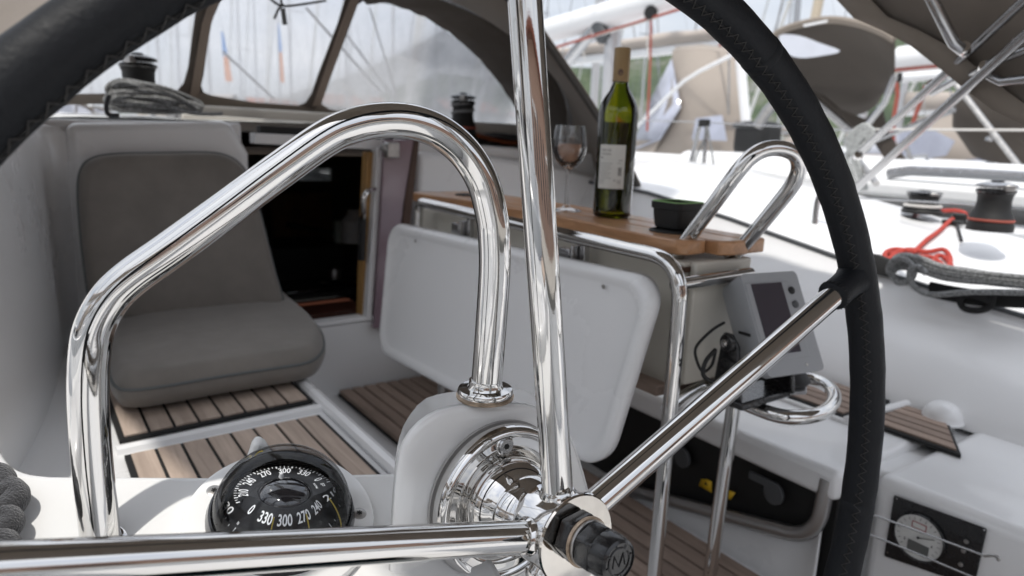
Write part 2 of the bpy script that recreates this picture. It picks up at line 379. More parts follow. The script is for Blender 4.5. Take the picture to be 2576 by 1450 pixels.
# ---------------- own yacht: hull and deck mouldings
SOLE = -.765; SEAT = -.50
hull = thing('sailing_yacht', 'white sailing yacht carrying the cockpit in the foreground', 'yacht', (.75, .5, WATER))
# hull sides
st = []
for y, hw in ((-1.6, 1.75), (0, 1.95), (1.5, 2.05), (3.5, 2.0), (6, 1.55), (8.2, .8), (9.4, .05)):
    st.append([V((.75+s*hw*k, y, z)) for s, k, z in ((-1, .8, WATER-.3), (-1, .97, -.95), (-1, 1, -.34), (1, 1, -.34), (1, .97, -.95), (1, .8, WATER-.3))])
for a in (0, 3): MB().grid([[r[a+k] for k in range(3)] for r in st]).build('hull_side', WHITE2, hull, solid=.02)
MB().prism([(-.98, -1.6, -.34), (2.48, -1.6, -.34), (2.15, -1.62, -1.7), (-.65, -1.62, -1.7)], (0, .03, 0)).build('transom', WHITE2, hull)
# cockpit floor slab and bench structures
MB().box((.9, .75, SOLE-.05), (1.1, 3.3, .08)).build('floor_pan', GEL, hull)
for y0, y1, x0, x1 in ((.15, 1.915, .732, 1.04),):
    nP = 8; wd = (x1-x0)/nP
    MB().box(((x0+x1)/2, (y0+y1)/2, SOLE-.006), (x1-x0, y1-y0, .008)).build('caulking', RUB, hull)
    for i in range(nP):
        MB().box((x0+wd*(i+.5), (y0+y1)/2, SOLE+.004), (wd-.0062, y1-y0-.008, .012)).build('plank', TEAKD, hull, smooth=False)
# port bench: moulding with two teak panels
MB().prism([(-.3, .62, SEAT-.02), (.44, .62, SEAT-.02), (.455, 1.93, SEAT-.02), (-.1, 1.93, SEAT-.02)], (0, 0, -.38)).build('port_bench', GEL, hull, bevel=.012)
def rim(poly, inner_off, z, h, m, name):
    pass
# raised white rims around the teak (four strips each)
def teak_panel(x0, x1, y0, y1, z, n, parent, m=TEAK, wcaulk=.0055, skew=0., skew1=None):
    if skew1 is None: skew1 = skew
    MB().prism([(x0, y0, z), (x1, y0+skew, z), (x1, y1+skew1, z), (x0, y1, z)], (0, 0, .007)).build('caulking', RUB, parent)
    wd = (x1-x0-.012)/n
    for i in range(n):
        a = x0+.006+wd*i+wcaulk/2; b = a+wd-wcaulk
        sa = skew*(a-x0)/(x1-x0); sb = skew*(b-x0)/(x1-x0); ta = skew1*(a-x0)/(x1-x0); tb_ = skew1*(b-x0)/(x1-x0)
        MB().prism([(a, y0+.007+sa, z+.0075), (b, y0+.007+sb, z+.0075), (b, y1-.007+tb_, z+.0075), (a, y1-.007+ta, z+.0075)], (0, 0, .003)).build('plank', m, parent, smooth=False)
teak_panel(.098, .432, 1.247, 1.86, SEAT-.019, 8, hull, skew=.02)
teak_panel(.098, .418, .66, 1.182, SEAT-.019, 8, hull, skew=.01)
# raised rim mouldings on the bench
for poly in (fillet([(.443, .64, SEAT-.012), (.446, 1.2, SEAT-.012), (.455, 1.9, SEAT-.012)], .02),
             [(.09, 1.215, SEAT-.02), (.44, 1.232, SEAT-.02)]):
    MB().tube(poly, .012, 8).build('bench_rim', GEL, hull)
# console at the wheel: tilted plate that carries the compass
QC = PD(712, 1318, .585)
NC = V((0, -.35, .937)).normalized()
def PCn(x, y): return PP(x, y, QC, NC)
cpoly = [PCn(-350, 860), PCn(-120, 1000), PCn(0, 1122)]+cr_path([PCn(0, 1122), PCn(28, 1160), PCn(70, 1182), PCn(130, 1190)], 5)[1:]+[PCn(560, 1193), PCn(990, 1183), PCn(1120, 1190), PCn(1300, 1500), PCn(800, 1750), PCn(-200, 1900), PCn(-600, 1500)]
MB().prism(cpoly, -NC*.05).build('helm_console', GELP, hull, bevel=.008, seg=3)
MB().prism([p-V((0, -.01, .04)) for p in cpoly], (0, 0, -.42)).build('console_base', GELP, hull)
# port coaming: inner wall, top and outer side
plan = cr_path([(.13, 1.955), (.075, 1.93), (.05, 1.84), (.01, 1.5), (-.045, 1.2), (-.12, .9), (-.21, .6), (-.33, .1), (-.4, -1.2)], 6)
topz = lambda y: -.005 if y > 1.28 else -.005 - .325*(lambda t: t*t*(3-2*t))(min(1, (1.28-y)/.50))
rows = []
for dz, off in ((-.50, 0), (-.40, .0), (-.2, .008), (-.06, .018), (-.022, .028), (-.004, .045), (0, .075), (0, .3), (-.02, .36), (-.30, .42)):
    rows.append([V((p.x-off, p.y+off*.15, (SEAT-.02 if dz == -.50 else topz(p.y)+dz*(1 if dz > -.21 else 1)))) for p in plan])
MB().grid(rows).build('port_coaming', GEL, hull, fixn=True, angle=60)
# bulkhead aft face between coaming and companionway
def slab(pts, d, name, m, parent, bev=.01, seg=3): return MB().prism(pts, d).build(name, m, parent, bevel=bev, seg=seg)
bz = .022
slab([(.08, 1.93, SEAT-.3), (.505, 1.93, SEAT-.3), (.505, 1.93, -.06), (.46, 1.935, bz), (.10, 1.935, 0.0)], (0, .12, 0), 'port_bulkhead', GEL, hull, .022, 4)
slab([(-.7, 1.98, -.30), (.5, 1.98, -.30), (.5, 1.98, bz-.004), (-.5, 1.98, -.004)], (0, .2, 0), 'cabin_back', GEL, hull, .01)
# cabin top
MB().grid([[V((.75+s*wd, y, z)) for s, wd, z in ((-1, 1.4, -.33), (-1, 1.3, zt-.09), (-1, 1.2, zt-.01), (-1, .6, zt+.03), (0, 0, zt+.04), (1, .6, zt+.03), (1, 1.2, zt-.01), (1, 1.3, zt-.09), (1, 1.4, -.33))] for y, zt in ((2.18, -.012), (2.6, .0), (4.5, .02), (6, -.06), (6.6, -.3))]).build('cabin_roof', GELD, hull)
# side decks
for s in (-1, 1):
    MB().grid([[V((.75+s*a, y, z)) for a, z in ((1.38, -.33), (hw, -.345), (hw+.01, -.30), (hw-.02, -.30))] for y, hw in ((2.1, 2.03), (3.5, 1.98), (6, 1.53), (8.2, .78), (9.3, .2))]).build('side_deck', GELD, hull)
MB().prism([(.75-.9, 6.4, -.35), (.75+.9, 6.4, -.35), (.75+.75, 8.2, -.34), (.75, 9.35, -.33), (0, 8.2, -.34)], (0, 0, .03)).build('foredeck', GELD, hull)
# companionway surround
cw = thing('companionway', 'open companionway between the taupe seat and the table, dark cabin inside', 'companionway', (.7, 2.0, -.6))
JY = 1.93
jl = .635; 
slab([PY(771, 818, JY), PY(771, 828, JY), PY(940, 806, JY), PY(940, 795, JY)], (0, .05, 0), 'sill', WHITE, cw, .003)
slab([PY(964, 372, JY), PY(950, 372, JY), PY(922, 800, JY), PY(936, 806, JY)], (0, .05, 0), 'jamb', WHITE, cw, .003)
slab([PY(640, 335, JY+.02), PY(965, 352, JY+.02), PY(965, 378, JY+.02), PY(640, 362, JY+.02)], (0, .05, 0), 'lintel', WHITE, cw, .003)
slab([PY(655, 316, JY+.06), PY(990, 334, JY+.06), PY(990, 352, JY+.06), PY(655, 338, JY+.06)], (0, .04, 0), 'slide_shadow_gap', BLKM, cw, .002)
slab([PY(925, 382, JY+.03), PY(948, 384, JY+.03), PY(928, 690, JY+.03), PY(912, 800, JY+.03), PY(908, 800, JY+.03), PY(916, 560, JY+.03)], (0, .04, 0), 'inner_jamb', OAK, cw, .003)
# tinted leaf standing open to starboard, with dark wooden edge and lock
slab([PY(968, 352, JY-.015), PY(1046, 352, JY-.015), PY(1010, 560, JY-.015), PY(992, 830, JY-.015), PY(940, 826, JY-.015), PY(944, 800, JY-.015)], (0, .02, 0), 'tinted_leaf', TINT, cw, .002)
slab([PY(1044, 350, JY-.02), PY(1056, 352, JY-.02), PY(1037, 520, JY-.02), PY(1010, 830, JY-.02), PY(996, 830, JY-.02), PY(1016, 520, JY-.02)], (0, .03, 0), 'leaf_edge', MAHO, cw, .002)
k = MB(); k.box(PY(985, 378, JY-.035), (.04, .03, .045)); k.tube([PY(972, 372, JY-.05), PY(962, 372, JY-.06)], .011, 12); k.build('lock', STEELD, cw, bevel=.004)
tubeobj('grab_handle', cr_path([PY(941, 476, JY-.01), PY(925, 482, JY-.05), PY(915, 500, JY-.06), PY(914, 525, JY-.05), PY(913, 548, JY-.01)], 6), .0075, CHROME, cw)
MB().tube([PY(913, 545, JY-.0), PY(909, 655, JY)], .011, 10).build('handle_sleeve', BLKM, cw)
slab([PY(560, 830, JY+.005), PY(771, 829, JY+.005), PY(940, 807, JY+.005), V((1.02, JY+.005, -.52)), V((1.02, JY+.005, SOLE-.1)), V((.5, JY+.005, SOLE-.1))], (0, .05, 0), 'lower_bulkhead', GEL, hull, .004)
# cabin inside
cb = thing('cabin_interior', 'dark cabin interior seen through the companionway, with a small bright window', 'cabin', (.9, 2.9, -1.2))
YW = 3.7
def iw(px): return [PY(x, y, YW) for x, y in px]
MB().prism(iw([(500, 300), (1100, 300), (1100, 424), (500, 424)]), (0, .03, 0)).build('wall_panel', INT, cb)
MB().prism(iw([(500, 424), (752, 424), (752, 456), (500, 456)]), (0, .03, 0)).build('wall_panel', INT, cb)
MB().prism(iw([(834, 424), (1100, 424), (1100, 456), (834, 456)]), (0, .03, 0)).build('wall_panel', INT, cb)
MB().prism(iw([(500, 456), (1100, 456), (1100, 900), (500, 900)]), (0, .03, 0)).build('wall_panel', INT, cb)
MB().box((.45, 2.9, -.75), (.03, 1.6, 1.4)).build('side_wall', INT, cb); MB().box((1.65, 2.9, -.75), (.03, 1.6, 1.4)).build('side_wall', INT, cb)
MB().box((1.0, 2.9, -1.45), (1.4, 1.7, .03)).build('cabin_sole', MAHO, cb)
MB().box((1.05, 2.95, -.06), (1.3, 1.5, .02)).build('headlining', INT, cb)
MB().prism([PY(730, 800, 2.15), PY(925, 775, 2.15), PY(925, 790, 2.15), PY(730, 815, 2.15)], (0, .2, 0)).build('top_step', mat('mahogany_step', (.09, .032, .02), .35, var=.2), cb, bevel=.006)
MB().box(PY(790, 735, 2.9), (.34, .3, .10)).build('stove_top', BLKG, cb, bevel=.01)
MB().box(PY(700, 700, 3.1), (.5, .3, .32)).build('galley_block', BLKM, cb, bevel=.01)
for x, y in ((815, 738), (842, 700)): MB().lathe([(.03, 0), (.03, .035), (.02, .05)], PY(x, y, 2.85), n=16).build('stove_knob', STEELD, cb)
for (x, y, w_, h_) in ((760, 540, .30, .22), (800, 640, .22, .16)): MB().box(PY(x, y, 3.4), (w_, .02, h_)).build('locker_door', mat('locker_wood', (.16, .085, .04), .45, var=.3, vscale=12), cb, bevel=.004)
for y in (565, 672): MB().tube([PY(720, y, 3.3), PY(905, y+32, 3.2)], .012, 6).build('fiddle_rail', BLKM, cb)
vz = MB().lathe([(.055, 0), (.055, .10), (.03, .13), (.028, .15)], PY(890, 610, 3.0), n=20).build('white_jug', None); vz.data.materials.append(WHITE)
tag(vz, 'white jug standing inside the dark cabin behind the handle', 'jug')
MB().box(PY(865, 583, 3.05), (.09, .03, .10)).build('pale_box', mat('pale_green_box', (.45, .5, .45), .6)); tag(bpy.data.objects['pale_box'], 'pale box beside the white jug inside the dark cabin', 'box')
# starboard bulkhead and starboard coaming
slab([(1.0, 1.93, SEAT-.3), (1.75, 1.93, SEAT-.3), (1.75, 1.93, -.12), (1.5, 1.93, -.075), (1.3, 1.93, -.055), (1.0, 1.93, -.045)], (0, .12, 0), 'starboard_bulkhead', GEL, hull, .02, 4)
slab([(.99, 1.99, -.4), (2.1, 1.99, -.4), (2.1, 1.99, -.05), (.99, 1.99, -.01)], (0, .2, 0), 'cabin_back', GEL, hull, .01)
edge = [(2.2, -.12), (1.64, -.146), (1.48, -.188+.02), (1.3, -.195), (.9, -.265), (.54, -.315), (.2, -.35), (-1.2, -.36)]
rows = []
def ez(y):
    for (a, za), (b, zb) in zip(edge, edge[1:]):
        if b <= y <= a: return za+(zb-za)*(y-a)/(b-a)
    return edge[-1][1]
ys = [2.15-.17*i for i in range(20)]
prof_s = [(1.47, None, -.50), (1.48, None, -.47), (1.60, .5, 0), (1.692, -.02, 0), (1.70, -.004, 0), (1.712, .004, 0), (1.9, .03, 0), (2.12, .07, 0), (2.25, .075, 0), (2.38, .03, 0), (2.43, -.03, 0)]
for x, dz, ab in prof_s:
    row = []
    for y in ys:
        if dz is None: z = ab-.02
        elif dz == .5: z = (SEAT+ez(y))/2
        else: z = ez(y)+dz
        row.append(V((x, y, z)))
    rows.append(row)
rows.append([V((2.45, y, -.34)) for y in ys]); rows.append([V((2.74, y, -.35)) for y in ys]); rows.append([V((2.75, y, -.29)) for y in ys]); rows.append([V((2.79, y, -.30)) for y in ys])
MB().grid(rows).build('starboard_coaming', GEL, hull, angle=50)
tubeobj('coaming_edge_seal', [V((1.698, y, ez(y)-.006)) for y in ys], .006, GREYD, hull, 8)
# starboard bench with nosing, recess and teak pads
bx0 = 1.06
MB().prism([(bx0, .545, SEAT-.015), (1.5, .545, SEAT-.015), (1.5, 2.2, SEAT-.015), (bx0, 2.2, SEAT-.015)], (0, 0, -.055)).build('starboard_bench_top', GEL, hull, bevel=.014, seg=4)
MB().prism([(1.12, -.9, SEAT-.015), (1.5, -.9, SEAT-.015), (1.5, .515, SEAT-.015), (1.12, .515, SEAT-.015)], (0, 0, -.40)).build('aft_bench', GEL, hull, bevel=.02, seg=4)
MB().prism([(1.17, .45, SEAT-.03), (1.5, .45, SEAT-.03), (1.5, .56, SEAT-.03), (1.17, .56, SEAT-.03)], (0, 0, -.38)).build('bench_corner', GEL, hull, bevel=.01)
teak_panel(1.290, 1.468, .672, 1.9, SEAT-.014, 5, hull, TEAKD)
teak_panel(1.305, 1.468, .465, .640, SEAT-.014, 5, hull, TEAKD, skew=.095, skew1=0)
MB().tube([(1.275, .657, SEAT-.008), (1.50, .640, SEAT-.008)], .010, 10).build('bench_rim', GEL, hull)
MB().tube([(1.278, .66, SEAT-.012), (1.280, 1.9, SEAT-.012)], .006, 8).build('bench_rim', GEL, hull)
# recess: black mat behind the opening
def R8(x, y): return PX(x, y, 1.082)
MB().prism([(1.095, .56, -.575), (1.095, 1.3, -.575), (1.095, 1.3, -.84), (1.095, .56, -.84)], (.01, 0, 0)).build('recess_back', BLKM, hull)
fr = [R8(1500, 1085), R8(1692, 1092), R8(2092, 1187), R8(2076, 1260), R8(2056, 1312), R8(2000, 1352), R8(1900, 1352), R8(1690, 1275), R8(1500, 1195)]
sk = fillet([V((1.088, .545, -.50)), R8(2106, 1190), R8(2068, 1345), R8(1880, 1372), R8(1500, 1215), R8(1300, 1150)], [.01, .05, .03, .02], 8)
rimp = fillet([R8(2093, 1200)-V((.012, 0, 0)), R8(2062, 1352)-V((.012, 0, 0)), R8(1500, 1205)-V((.012, 0, 0)), R8(1350, 1150)-V((.012, 0, 0))], [.09, .02], 10)
MB().tube(rimp, .0135, 14).build('recess_rim', mat('satin_rim', (.46, .455, .45), .35, .9), hull)
low = [p-V((-.004, 0, 0)) for p in rimp]
MB().grid([low, [p-V((0, 0, .30)) for p in low]]).build('recess_skirt', GEL, hull, solid=.004)
MB().prism([(1.10, .2, SEAT-.41), (1.5, .2, SEAT-.41), (1.5, 2.2, SEAT-.41), (1.10, 2.2, SEAT-.41)], (0, 0, .03)).build('bench_base', GEL, hull)
hinge = []
for (x, y) in ((1720, 1150), (1950, 1240)):
    c = PX(x, y, 1.083); m_ = MB(); m_.lathe([(.022, 0), (.022, .008)], c, (-1, .1, 0), 20); m_.box(c+V((-.004, .03, .014)), (.006, .05, .016)); m_.build('latch', GREYD, hull, bevel=.002)
m_ = MB(); c1 = PX(1775, 1205, 1.085); c2 = PX(1822, 1242, 1.085)
m_.add([PX(1758, 1222, 1.078), PX(1790, 1240, 1.078), PX(1790, 1212, 1.078), PX(1778, 1206, 1.078), PX(1764, 1206, 1.078)], [(0, 1, 2, 3, 4)]); m_.build('warning_sticker', YELS, hull, solid=.001); m_ = MB(); m_.add([PX(1812, 1248, 1.078), PX(1838, 1258, 1.078), PX(1850, 1240, 1.078), PX(1822, 1230, 1.078)], [(0, 1, 2, 3)])
m_.build('warning_sticker', YELS, hull, solid=.001)
m_ = MB(); m_.add([PX(1775, 1212, 1.0765), PX(1771, 1219, 1.0765), PX(1780, 1222, 1.0765)], [(0, 1, 2)]); m_.build('sticker_triangle', BLKM, hull, solid=.0006)
MB().prism([(-1.0, -1.5, -.385), (-.14, -1.5, -.385), (-.10, .30, -.385), (-.20, .60, -.385), (-1.0, .62, -.385)], (0, 0, -.04)).build('port_quarter_deck', GELD, hull, bevel=.01)
MB().tube([V((.466, 1.925, -.48)), V((.10, 1.925, -.492))], .0022, 6).build('sealant_line', mat('aged_sealant', (.42, .41, .38), .7), hull)
MB().tube([V((1.476, y, SEAT-.013)) for y in (.2, 1.0, 1.9)], .0024, 6).build('sealant_line', mat('aged_sealant', (.42, .41, .38), .7), hull)
# stern: port-quarter deck, aft floor and seats behind the camera (seen only mirrored in the steel)
MB().box((.75, -.78, SOLE-.02), (2.9, 1.68, .05)).build('aft_floor', GEL, hull)
MB().box((-.55, -.9, -.45), (.5, .8, .35)).build('port_helm_seat', GEL, hull, bevel=.03)
MB().box((2.0, -.9, -.45), (.5, .8, .35)).build('starboard_helm_seat', GEL, hull, bevel=.03)
teak_panel(-.75, -.35, -1.2, -.6, -.275, 8, hull)
# ---------------------------------------------------------------- pushpit behind
pp = thing('pushpit', 'stainless steel rail round the stern of the yacht', 'rail', (.75, -1.4, -.3))
tubeobj('rail', fillet([(2.6, .3, -.3), (2.6, .2, .28), (2.45, -1.3, .28), (1.5, -1.5, .28), (1.4, -1.5, -.3)], .12), .0125, CHROME, pp)
tubeobj('rail', fillet([(-1.05, .3, -.3), (-1.05, .2, .28), (-.95, -1.3, .28), (0, -1.5, .28), (.1, -1.5, -.3)], .12), .0125, CHROME, pp)

# ================================================================ SPRAYHOOD
sh = thing('sprayhood', 'dark brown sprayhood with three clear front windows over the companionway', 'sprayhood', (.75, 2.1, .0))
def arch(cx, hw, z0, zt, yb, yt, p=2.6, n=28, a0=0, a1=180):
    out = []
    for i in range(n+1):
        t = rad(a0+(a1-a0)*i/n); c = math.cos(t); s_ = math.sin(t)
        x = cx-hw*(abs(c)**(2/p))*(1 if c > 0 else -1); zz = (abs(s_)**(2/p)); z = z0+(zt-z0)*zz
        out.append(V((x, yb+(yt-yb)*zz, z)))
    return out
A_mid = arch(.75, 1.02, -.0, .47, 2.17, 2.05, 2.15)
A_low = arch(.75, 1.22, .04, .06, 2.35, 2.62, 2.2)
aft_pts = [(1.76, 1.72, -.17), (1.69, 1.69, -.096), (1.475, 1.655, .097), (1.243, 1.61, .275), (1.09, 1.57, .375), (.92, 1.53, .43), (.75, 1.50, .45)]
half = cr_path(aft_pts, 5); A_aft = [V((1.5-p.x, p.y, p.z)) for p in half]+[p for p in reversed(half)][1:]
def resample(p, n):
    L_ = [0]
    for a, b in zip(p, p[1:]): L_.append(L_[-1]+(b-a).length)
    out = []; j = 0
    for i in range(n+1):
        s_ = L_[-1]*i/n
        while j < len(L_)-2 and L_[j+1] < s_: j += 1
        t = (s_-L_[j])/max(1e-9, L_[j+1]-L_[j]); out.append(p[j].lerp(p[j+1], t))
    return out
Am = resample(A_mid, 40); Aa = resample(A_aft, 40)
def wrinkle(rows, amp=.006):
    for i, r in enumerate(rows):
        for j, p in enumerate(r):
            r[j] = p+V((random.uniform(-1, 1), random.uniform(-1, 1), random.uniform(-1, 1)))*amp*(0 if i in (0, len(rows)-1) else 1)
    return rows
rws = wrinkle([[a.lerp(b, t)+V((0, 0, -.025*math.sin(math.pi*t))) for a, b in zip(Am, Aa)] for t in (0, .2, .4, .6, .8, 1)], .004)
MB().grid(rws).build('roof_panel', CANV, sh, solid=.004)
tubeobj('aft_bow', [p+V((0, .012, -.01)) for p in Aa], .010, mat('canvas_sleeve', (.06, .055, .05), .8), sh, 8)
tubeobj('middle_bow', [p+V((0, -.03, -.012)) for p in Am[1:-1]], .0115, STEEL, sh, 12)
# front panel between middle bow and cabin top, windows cut out as real openings: frame strips + vinyl panes
WYB, WYT = 2.50, 2.16          # y at bottom and top of the leaning front
def FP(x, y, off=0.):          # sight line met with the leaning front plane
    p0 = V((.75, 2.50+off, .09)); n_ = V((0, 1, (2.50-2.16)/.36)).normalized(); return PP(x, y, p0, n_)
out3 = [(808, 262), (815, 240), (860, 120), (900, 12), (915, 2), (960, 6), (1030, 26), (1110, 68), (1190, 132), (1250, 200), (1292, 262), (1320, 300), (1326, 330), (1300, 338), (1200, 330), (1000, 300), (830, 276)]
win = {
 'w1': [(80, -180), (538, -120), (500, 12), (492, 30), (474, 170), (462, 210), (446, 228), (420, 232), (250, 238), (120, 238), (70, 232), (60, 100)],
 'w2': [(600, -140), (890, -120), (868, 0), (850, 60), (800, 190), (785, 235), (770, 258), (752, 266), (640, 258), (530, 240), (512, 232), (506, 216), (512, 190), (530, 60), (556, 0)],
 'w3': out3}
sil = mat('window_binding', (.10, .085, .072), .85)
for kx in ('w1', 'w2', 'w3'):
    P_ = [FP(x, y) for x, y in win[kx]]
    if kx == 'w3': P_ = [FP(x, y) for x, y in win[kx]]
    o = MB().add(P_, [tuple(range(len(P_)))]).build('window', VINYL, sh, smooth=False)
# opaque frame: strips between openings
def strip(name, px, m=CANVD, th=.006, off=-.004):
    P_ = [FP(x, y, off) for x, y in px]; MB().prism(P_, (0, th, 0)).build(name, m, sh, smooth=False)
strip('frame_strip', [(538, -120), (600, -140), (556, 0), (530, 60), (512, 190), (506, 216), (512, 232), (486, 246), (446, 228), (462, 210), (474, 170), (492, 30), (500, 12)])
strip('zip_flap', [(548, -60), (572, -60), (532, 60), (500, 245), (478, 243), (508, 60)], mat('zip_flap_brown', (.27, .215, .175), .8), .004, -.014)
strip('frame_strip', [(890, -120), (950, -130), (915, 2), (900, 12), (860, 120), (815, 240), (808, 262), (790, 276), (752, 266), (770, 258), (785, 235), (800, 190), (850, 60), (868, 0)])
strip('zip_flap', [(905, -60), (930, -60), (880, 60), (806, 268), (786, 268), (858, 60)], mat('zip_flap_brown', (.27, .215, .175), .8), .004, -.014)
strip('bottom_strip', [(40, 238), (250, 236), (446, 228), (486, 246), (512, 232), (530, 240), (640, 258), (752, 266), (790, 276), (808, 262), (830, 276), (1000, 300), (1200, 330), (1300, 338), (1330, 352), (1200, 348), (1000, 318), (800, 290), (620, 276), (480, 262), (250, 262), (40, 266)], CANV, .03)
# arch-shaped surround between window 3 and the middle bow (ragged inner edge)
inner = [(915, 2), (960, 6), (1030, 26), (1110, 68), (1190, 132), (1250, 200), (1292, 262), (1320, 300), (1326, 330)]
inr = cr_path([FP(x, y, -.006) for x, y in [(905, -130)]+inner], 4)
inr = [p+V((0, 0, random.uniform(-.003, .003))) for p in inr]
mid_half = [p for p in Am if p.x > .80]; mid_half = [p+V((0, -.012, -.004)) for p in resample([V((.95, 2.06, .46))]+[p for p in Am if p.x > .97], len(inr)-1)]
rws = [[a.lerp(b, t)+V((0, .012*math.sin(math.pi*t)*math.sin(j*.9), 0)) for j, (a, b) in enumerate(zip(inr, mid_half))] for t in (0, .25, .5, .75, 1)]
MB().grid(rws).build('front_surround', CANVD, sh, solid=.004)
# starboard side flap
sf = [V((1.76, 1.74, -.18)), V((1.78, 2.1, -.10)), V((1.93, 2.45, .02))]
side = [[a.lerp(b, t) for a, b in zip([p for p in Aa[-9:]], [p for p in Am[-9:]])] for t in (0, .25, .5, .75, 1)]
MB().grid([[r[-1] for r in side], [V((1.80, 1.74, -.30)).lerp(V((1.85, 2.25, -.2)), t) for t in (0, .25, .5, .75, 1)]]).build('side_flap', CANVD, sh, solid=.004)
tubeobj('base_seam', [V((1.77, 1.72, -.16)), V((1.80, 1.55, -.22)), PX(1668, 488, 1.74)], .006, GREYD, sh, 8)
# garage beam under the windows
MB().prism([(.40, 2.30, .02), (1.75, 2.30, .0), (1.75, 2.30, .062), (.40, 2.30, .068)], (0, .2, 0)).build('hatch_garage', mat('cream_gelcoat', (.55, .53, .49), .4), hull, bevel=.008)
MB().prism([(.40, 2.24, -.0), (1.0, 2.24, -.02), (1.0, 2.24, .03), (.40, 2.24, .04)], (0, .1, 0)).build('sliding_hatch', mat('cream_gelcoat', (.55, .53, .49), .4), hull, bevel=.006)
# cord with tag hanging outside the window
cd = thing('hanging_cord', 'black cord with a tag hanging by the middle sprayhood window', 'cord', PY(715, 0, 2.12))
for pth in ([(680, -2), (705, 14), (740, 14), (820, 2)], [(712, 10), (700, 25), (690, 48)], [(705, -20), (708, 10)]):
    tubeobj('cord', cr_path([PY(x, y, 2.12) for x, y in pth], 5), .0035, BLKM, cd, 6)
MB().box(PY(714, 42, 2.12), (.013, .006, .045), Matrix.Rotation(rad(-6), 3, 'Y')).build('tag', GREYD, cd, bevel=.001)

# ================================================================ BIMINI
bm_ = thing('bimini', 'brown bimini canopy overhead, its hemmed edge crossing the top right of the photo', 'bimini', (.75, .2, 0))
keys = [(-.40, .80, 1.50), (-.30, .95, 1.55), (-.05, 1.08, 1.58), (.35, 1.14, 1.55), (.75, 1.13, 1.42), (1.05, 1.0, 1.25), (1.25, .78, 1.10), (1.38, .55, 1.0)]
fk = [V((x, y, z)) for x, z, y in keys]+[PX(2110, 0, 1.46), PX(2270, 90, 1.49), PX(2400, 190, 1.50), PX(2490, 262, 1.50), PX(2590, 312, 1.50)]
fe = resample(cr_path(fk, 6), 44)
rk = [V((p.x+.42*max(0, min(1, (.6-p.x)/1.0)), -.75, p.z+(.02 if p.z > .5 else 0))) for p in fe]  # unseen port edge, shaped to let sun onto the console and shade the cushion
rws = []
for t in (0, .15, .3, .5, .7, .85, 1): rws.append([a.lerp(b, t)+V((0, 0, -.02*math.sin(math.pi*t))) for a, b in zip(fe, rk)])
MB().grid(rws).build('canopy', CANV, bm_, solid=.003)
hem = [a.lerp(b, .0)+V((0, -.001, -.006)) for a, b in zip(fe, rk)]
MB().grid([[p+V((0, .002, -.006)) for p in fe], [p+V((-.012, -.075, -.014)) for p in fe]]).build('hem', mat('hem_brown', (.24, .205, .17), .9), bm_, solid=.002)
tubeobj('front_bow', [p+V((0, -.12, -.02)) for p in fe[2:-22]], .011, STEEL, bm_, 10)
tubeobj('stay_tube', [PX(2600, -20, 1.36), PX(2151, 396, 1.80)], .0085, STEEL, bm_)
tubeobj('stay_tube', [PX(2620, 52, 1.36), PX(2140, 486, 1.82)], .0095, STEEL, bm_)
tubeobj('strut', [PX(2330, -30, 1.36), PX(2400, 110, 1.40), PX(2428, 132, 1.44)], .0105, STEEL, bm_)
tubeobj('cross_tube', [PX(2345, 234, 1.60), PX(2400, 205, 1.55), PX(2480, 172, 1.46)], .0075, STEEL, bm_)
tubeobj('cross_tube', [PX(2470, 168, 1.46), PX(2600, 118, 1.44)], .0078, STEEL, bm_)
tubeobj('cross_tube', [PX(2476, 184, 1.47), PX(2520, 206, 1.46), PX(2600, 196, 1.45)], .0085, STEEL, bm_)
for x, y, X_ in ((2343, 216, 1.60), (2476, 172, 1.46), (2424, 124, 1.43), (2160, 392, 1.78)): MB().lathe([(.010, -.008), (.0125, 0), (.010, .012)], PX(x, y, X_), (-.8, -.4, .3), 14).build('fitting', CHROME, bm_)
for yb in (.35, -.35): tubeobj('roof_bow', [a.lerp(b, (1.1-yb)/1.85)+V((0, 0, -.035)) for a, b in zip(fe, rk)][1:-20], .0115, STEEL, bm_, 10)
for (a, b) in ((V((-.20, .62, .78)), V((-.80, .60, -.30))), (V((-.12, .10, .78)), V((-.80, .45, -.30)))): tubeobj('port_leg', [a, b], .0115, STEEL, bm_, 10)

# ================================================================ STEERING WHEEL
RK = -.0924
WN = V((0, math.cos(RK), math.sin(RK))); WA = V((1, 0, 0)); WB = WA.cross(WN); WB = WB if WB.z > 0 else -WB   # WB: up in the wheel plane
H = PD(1410, 1345, .55); RW = .455; RT = .0185
sw = thing('yacht_helm', 'large yacht steering wheel with black leather rim and polished steel spokes', 'steering wheel', H)
def wdir(a): return WA*math.cos(rad(a)) + WB*math.sin(rad(a))
NR = 220
rp = []; rr_ = []
for i in range(NR):
    a = 360*i/NR; rp.append(H+wdir(a)*RW)
mb = MB()
# leather tube with a shallow groove where the sewn seam runs on the inner, camera side
rows = []
nr = 28
for i in range(NR):
    a = 360*i/NR; d = wdir(a); row = []
    lump = 1 + .012*math.sin(a*.9)+.008*math.sin(a*2.3+1)
    for k in range(nr):
        t = 2*math.pi*k/nr; rr = RT*lump
        dt = (t-rad(208)+math.pi) % (2*math.pi)-math.pi
        rr *= 1-.055*math.exp(-(dt/.16)**2)
        row.append(H+d*(RW+rr*math.cos(t))+WN*(rr*math.sin(t)))
    rows.append(row)
rows.append(rows[0])
mb.grid(rows, closed=True); mb.build('rim', LEATH, sw, angle=180)
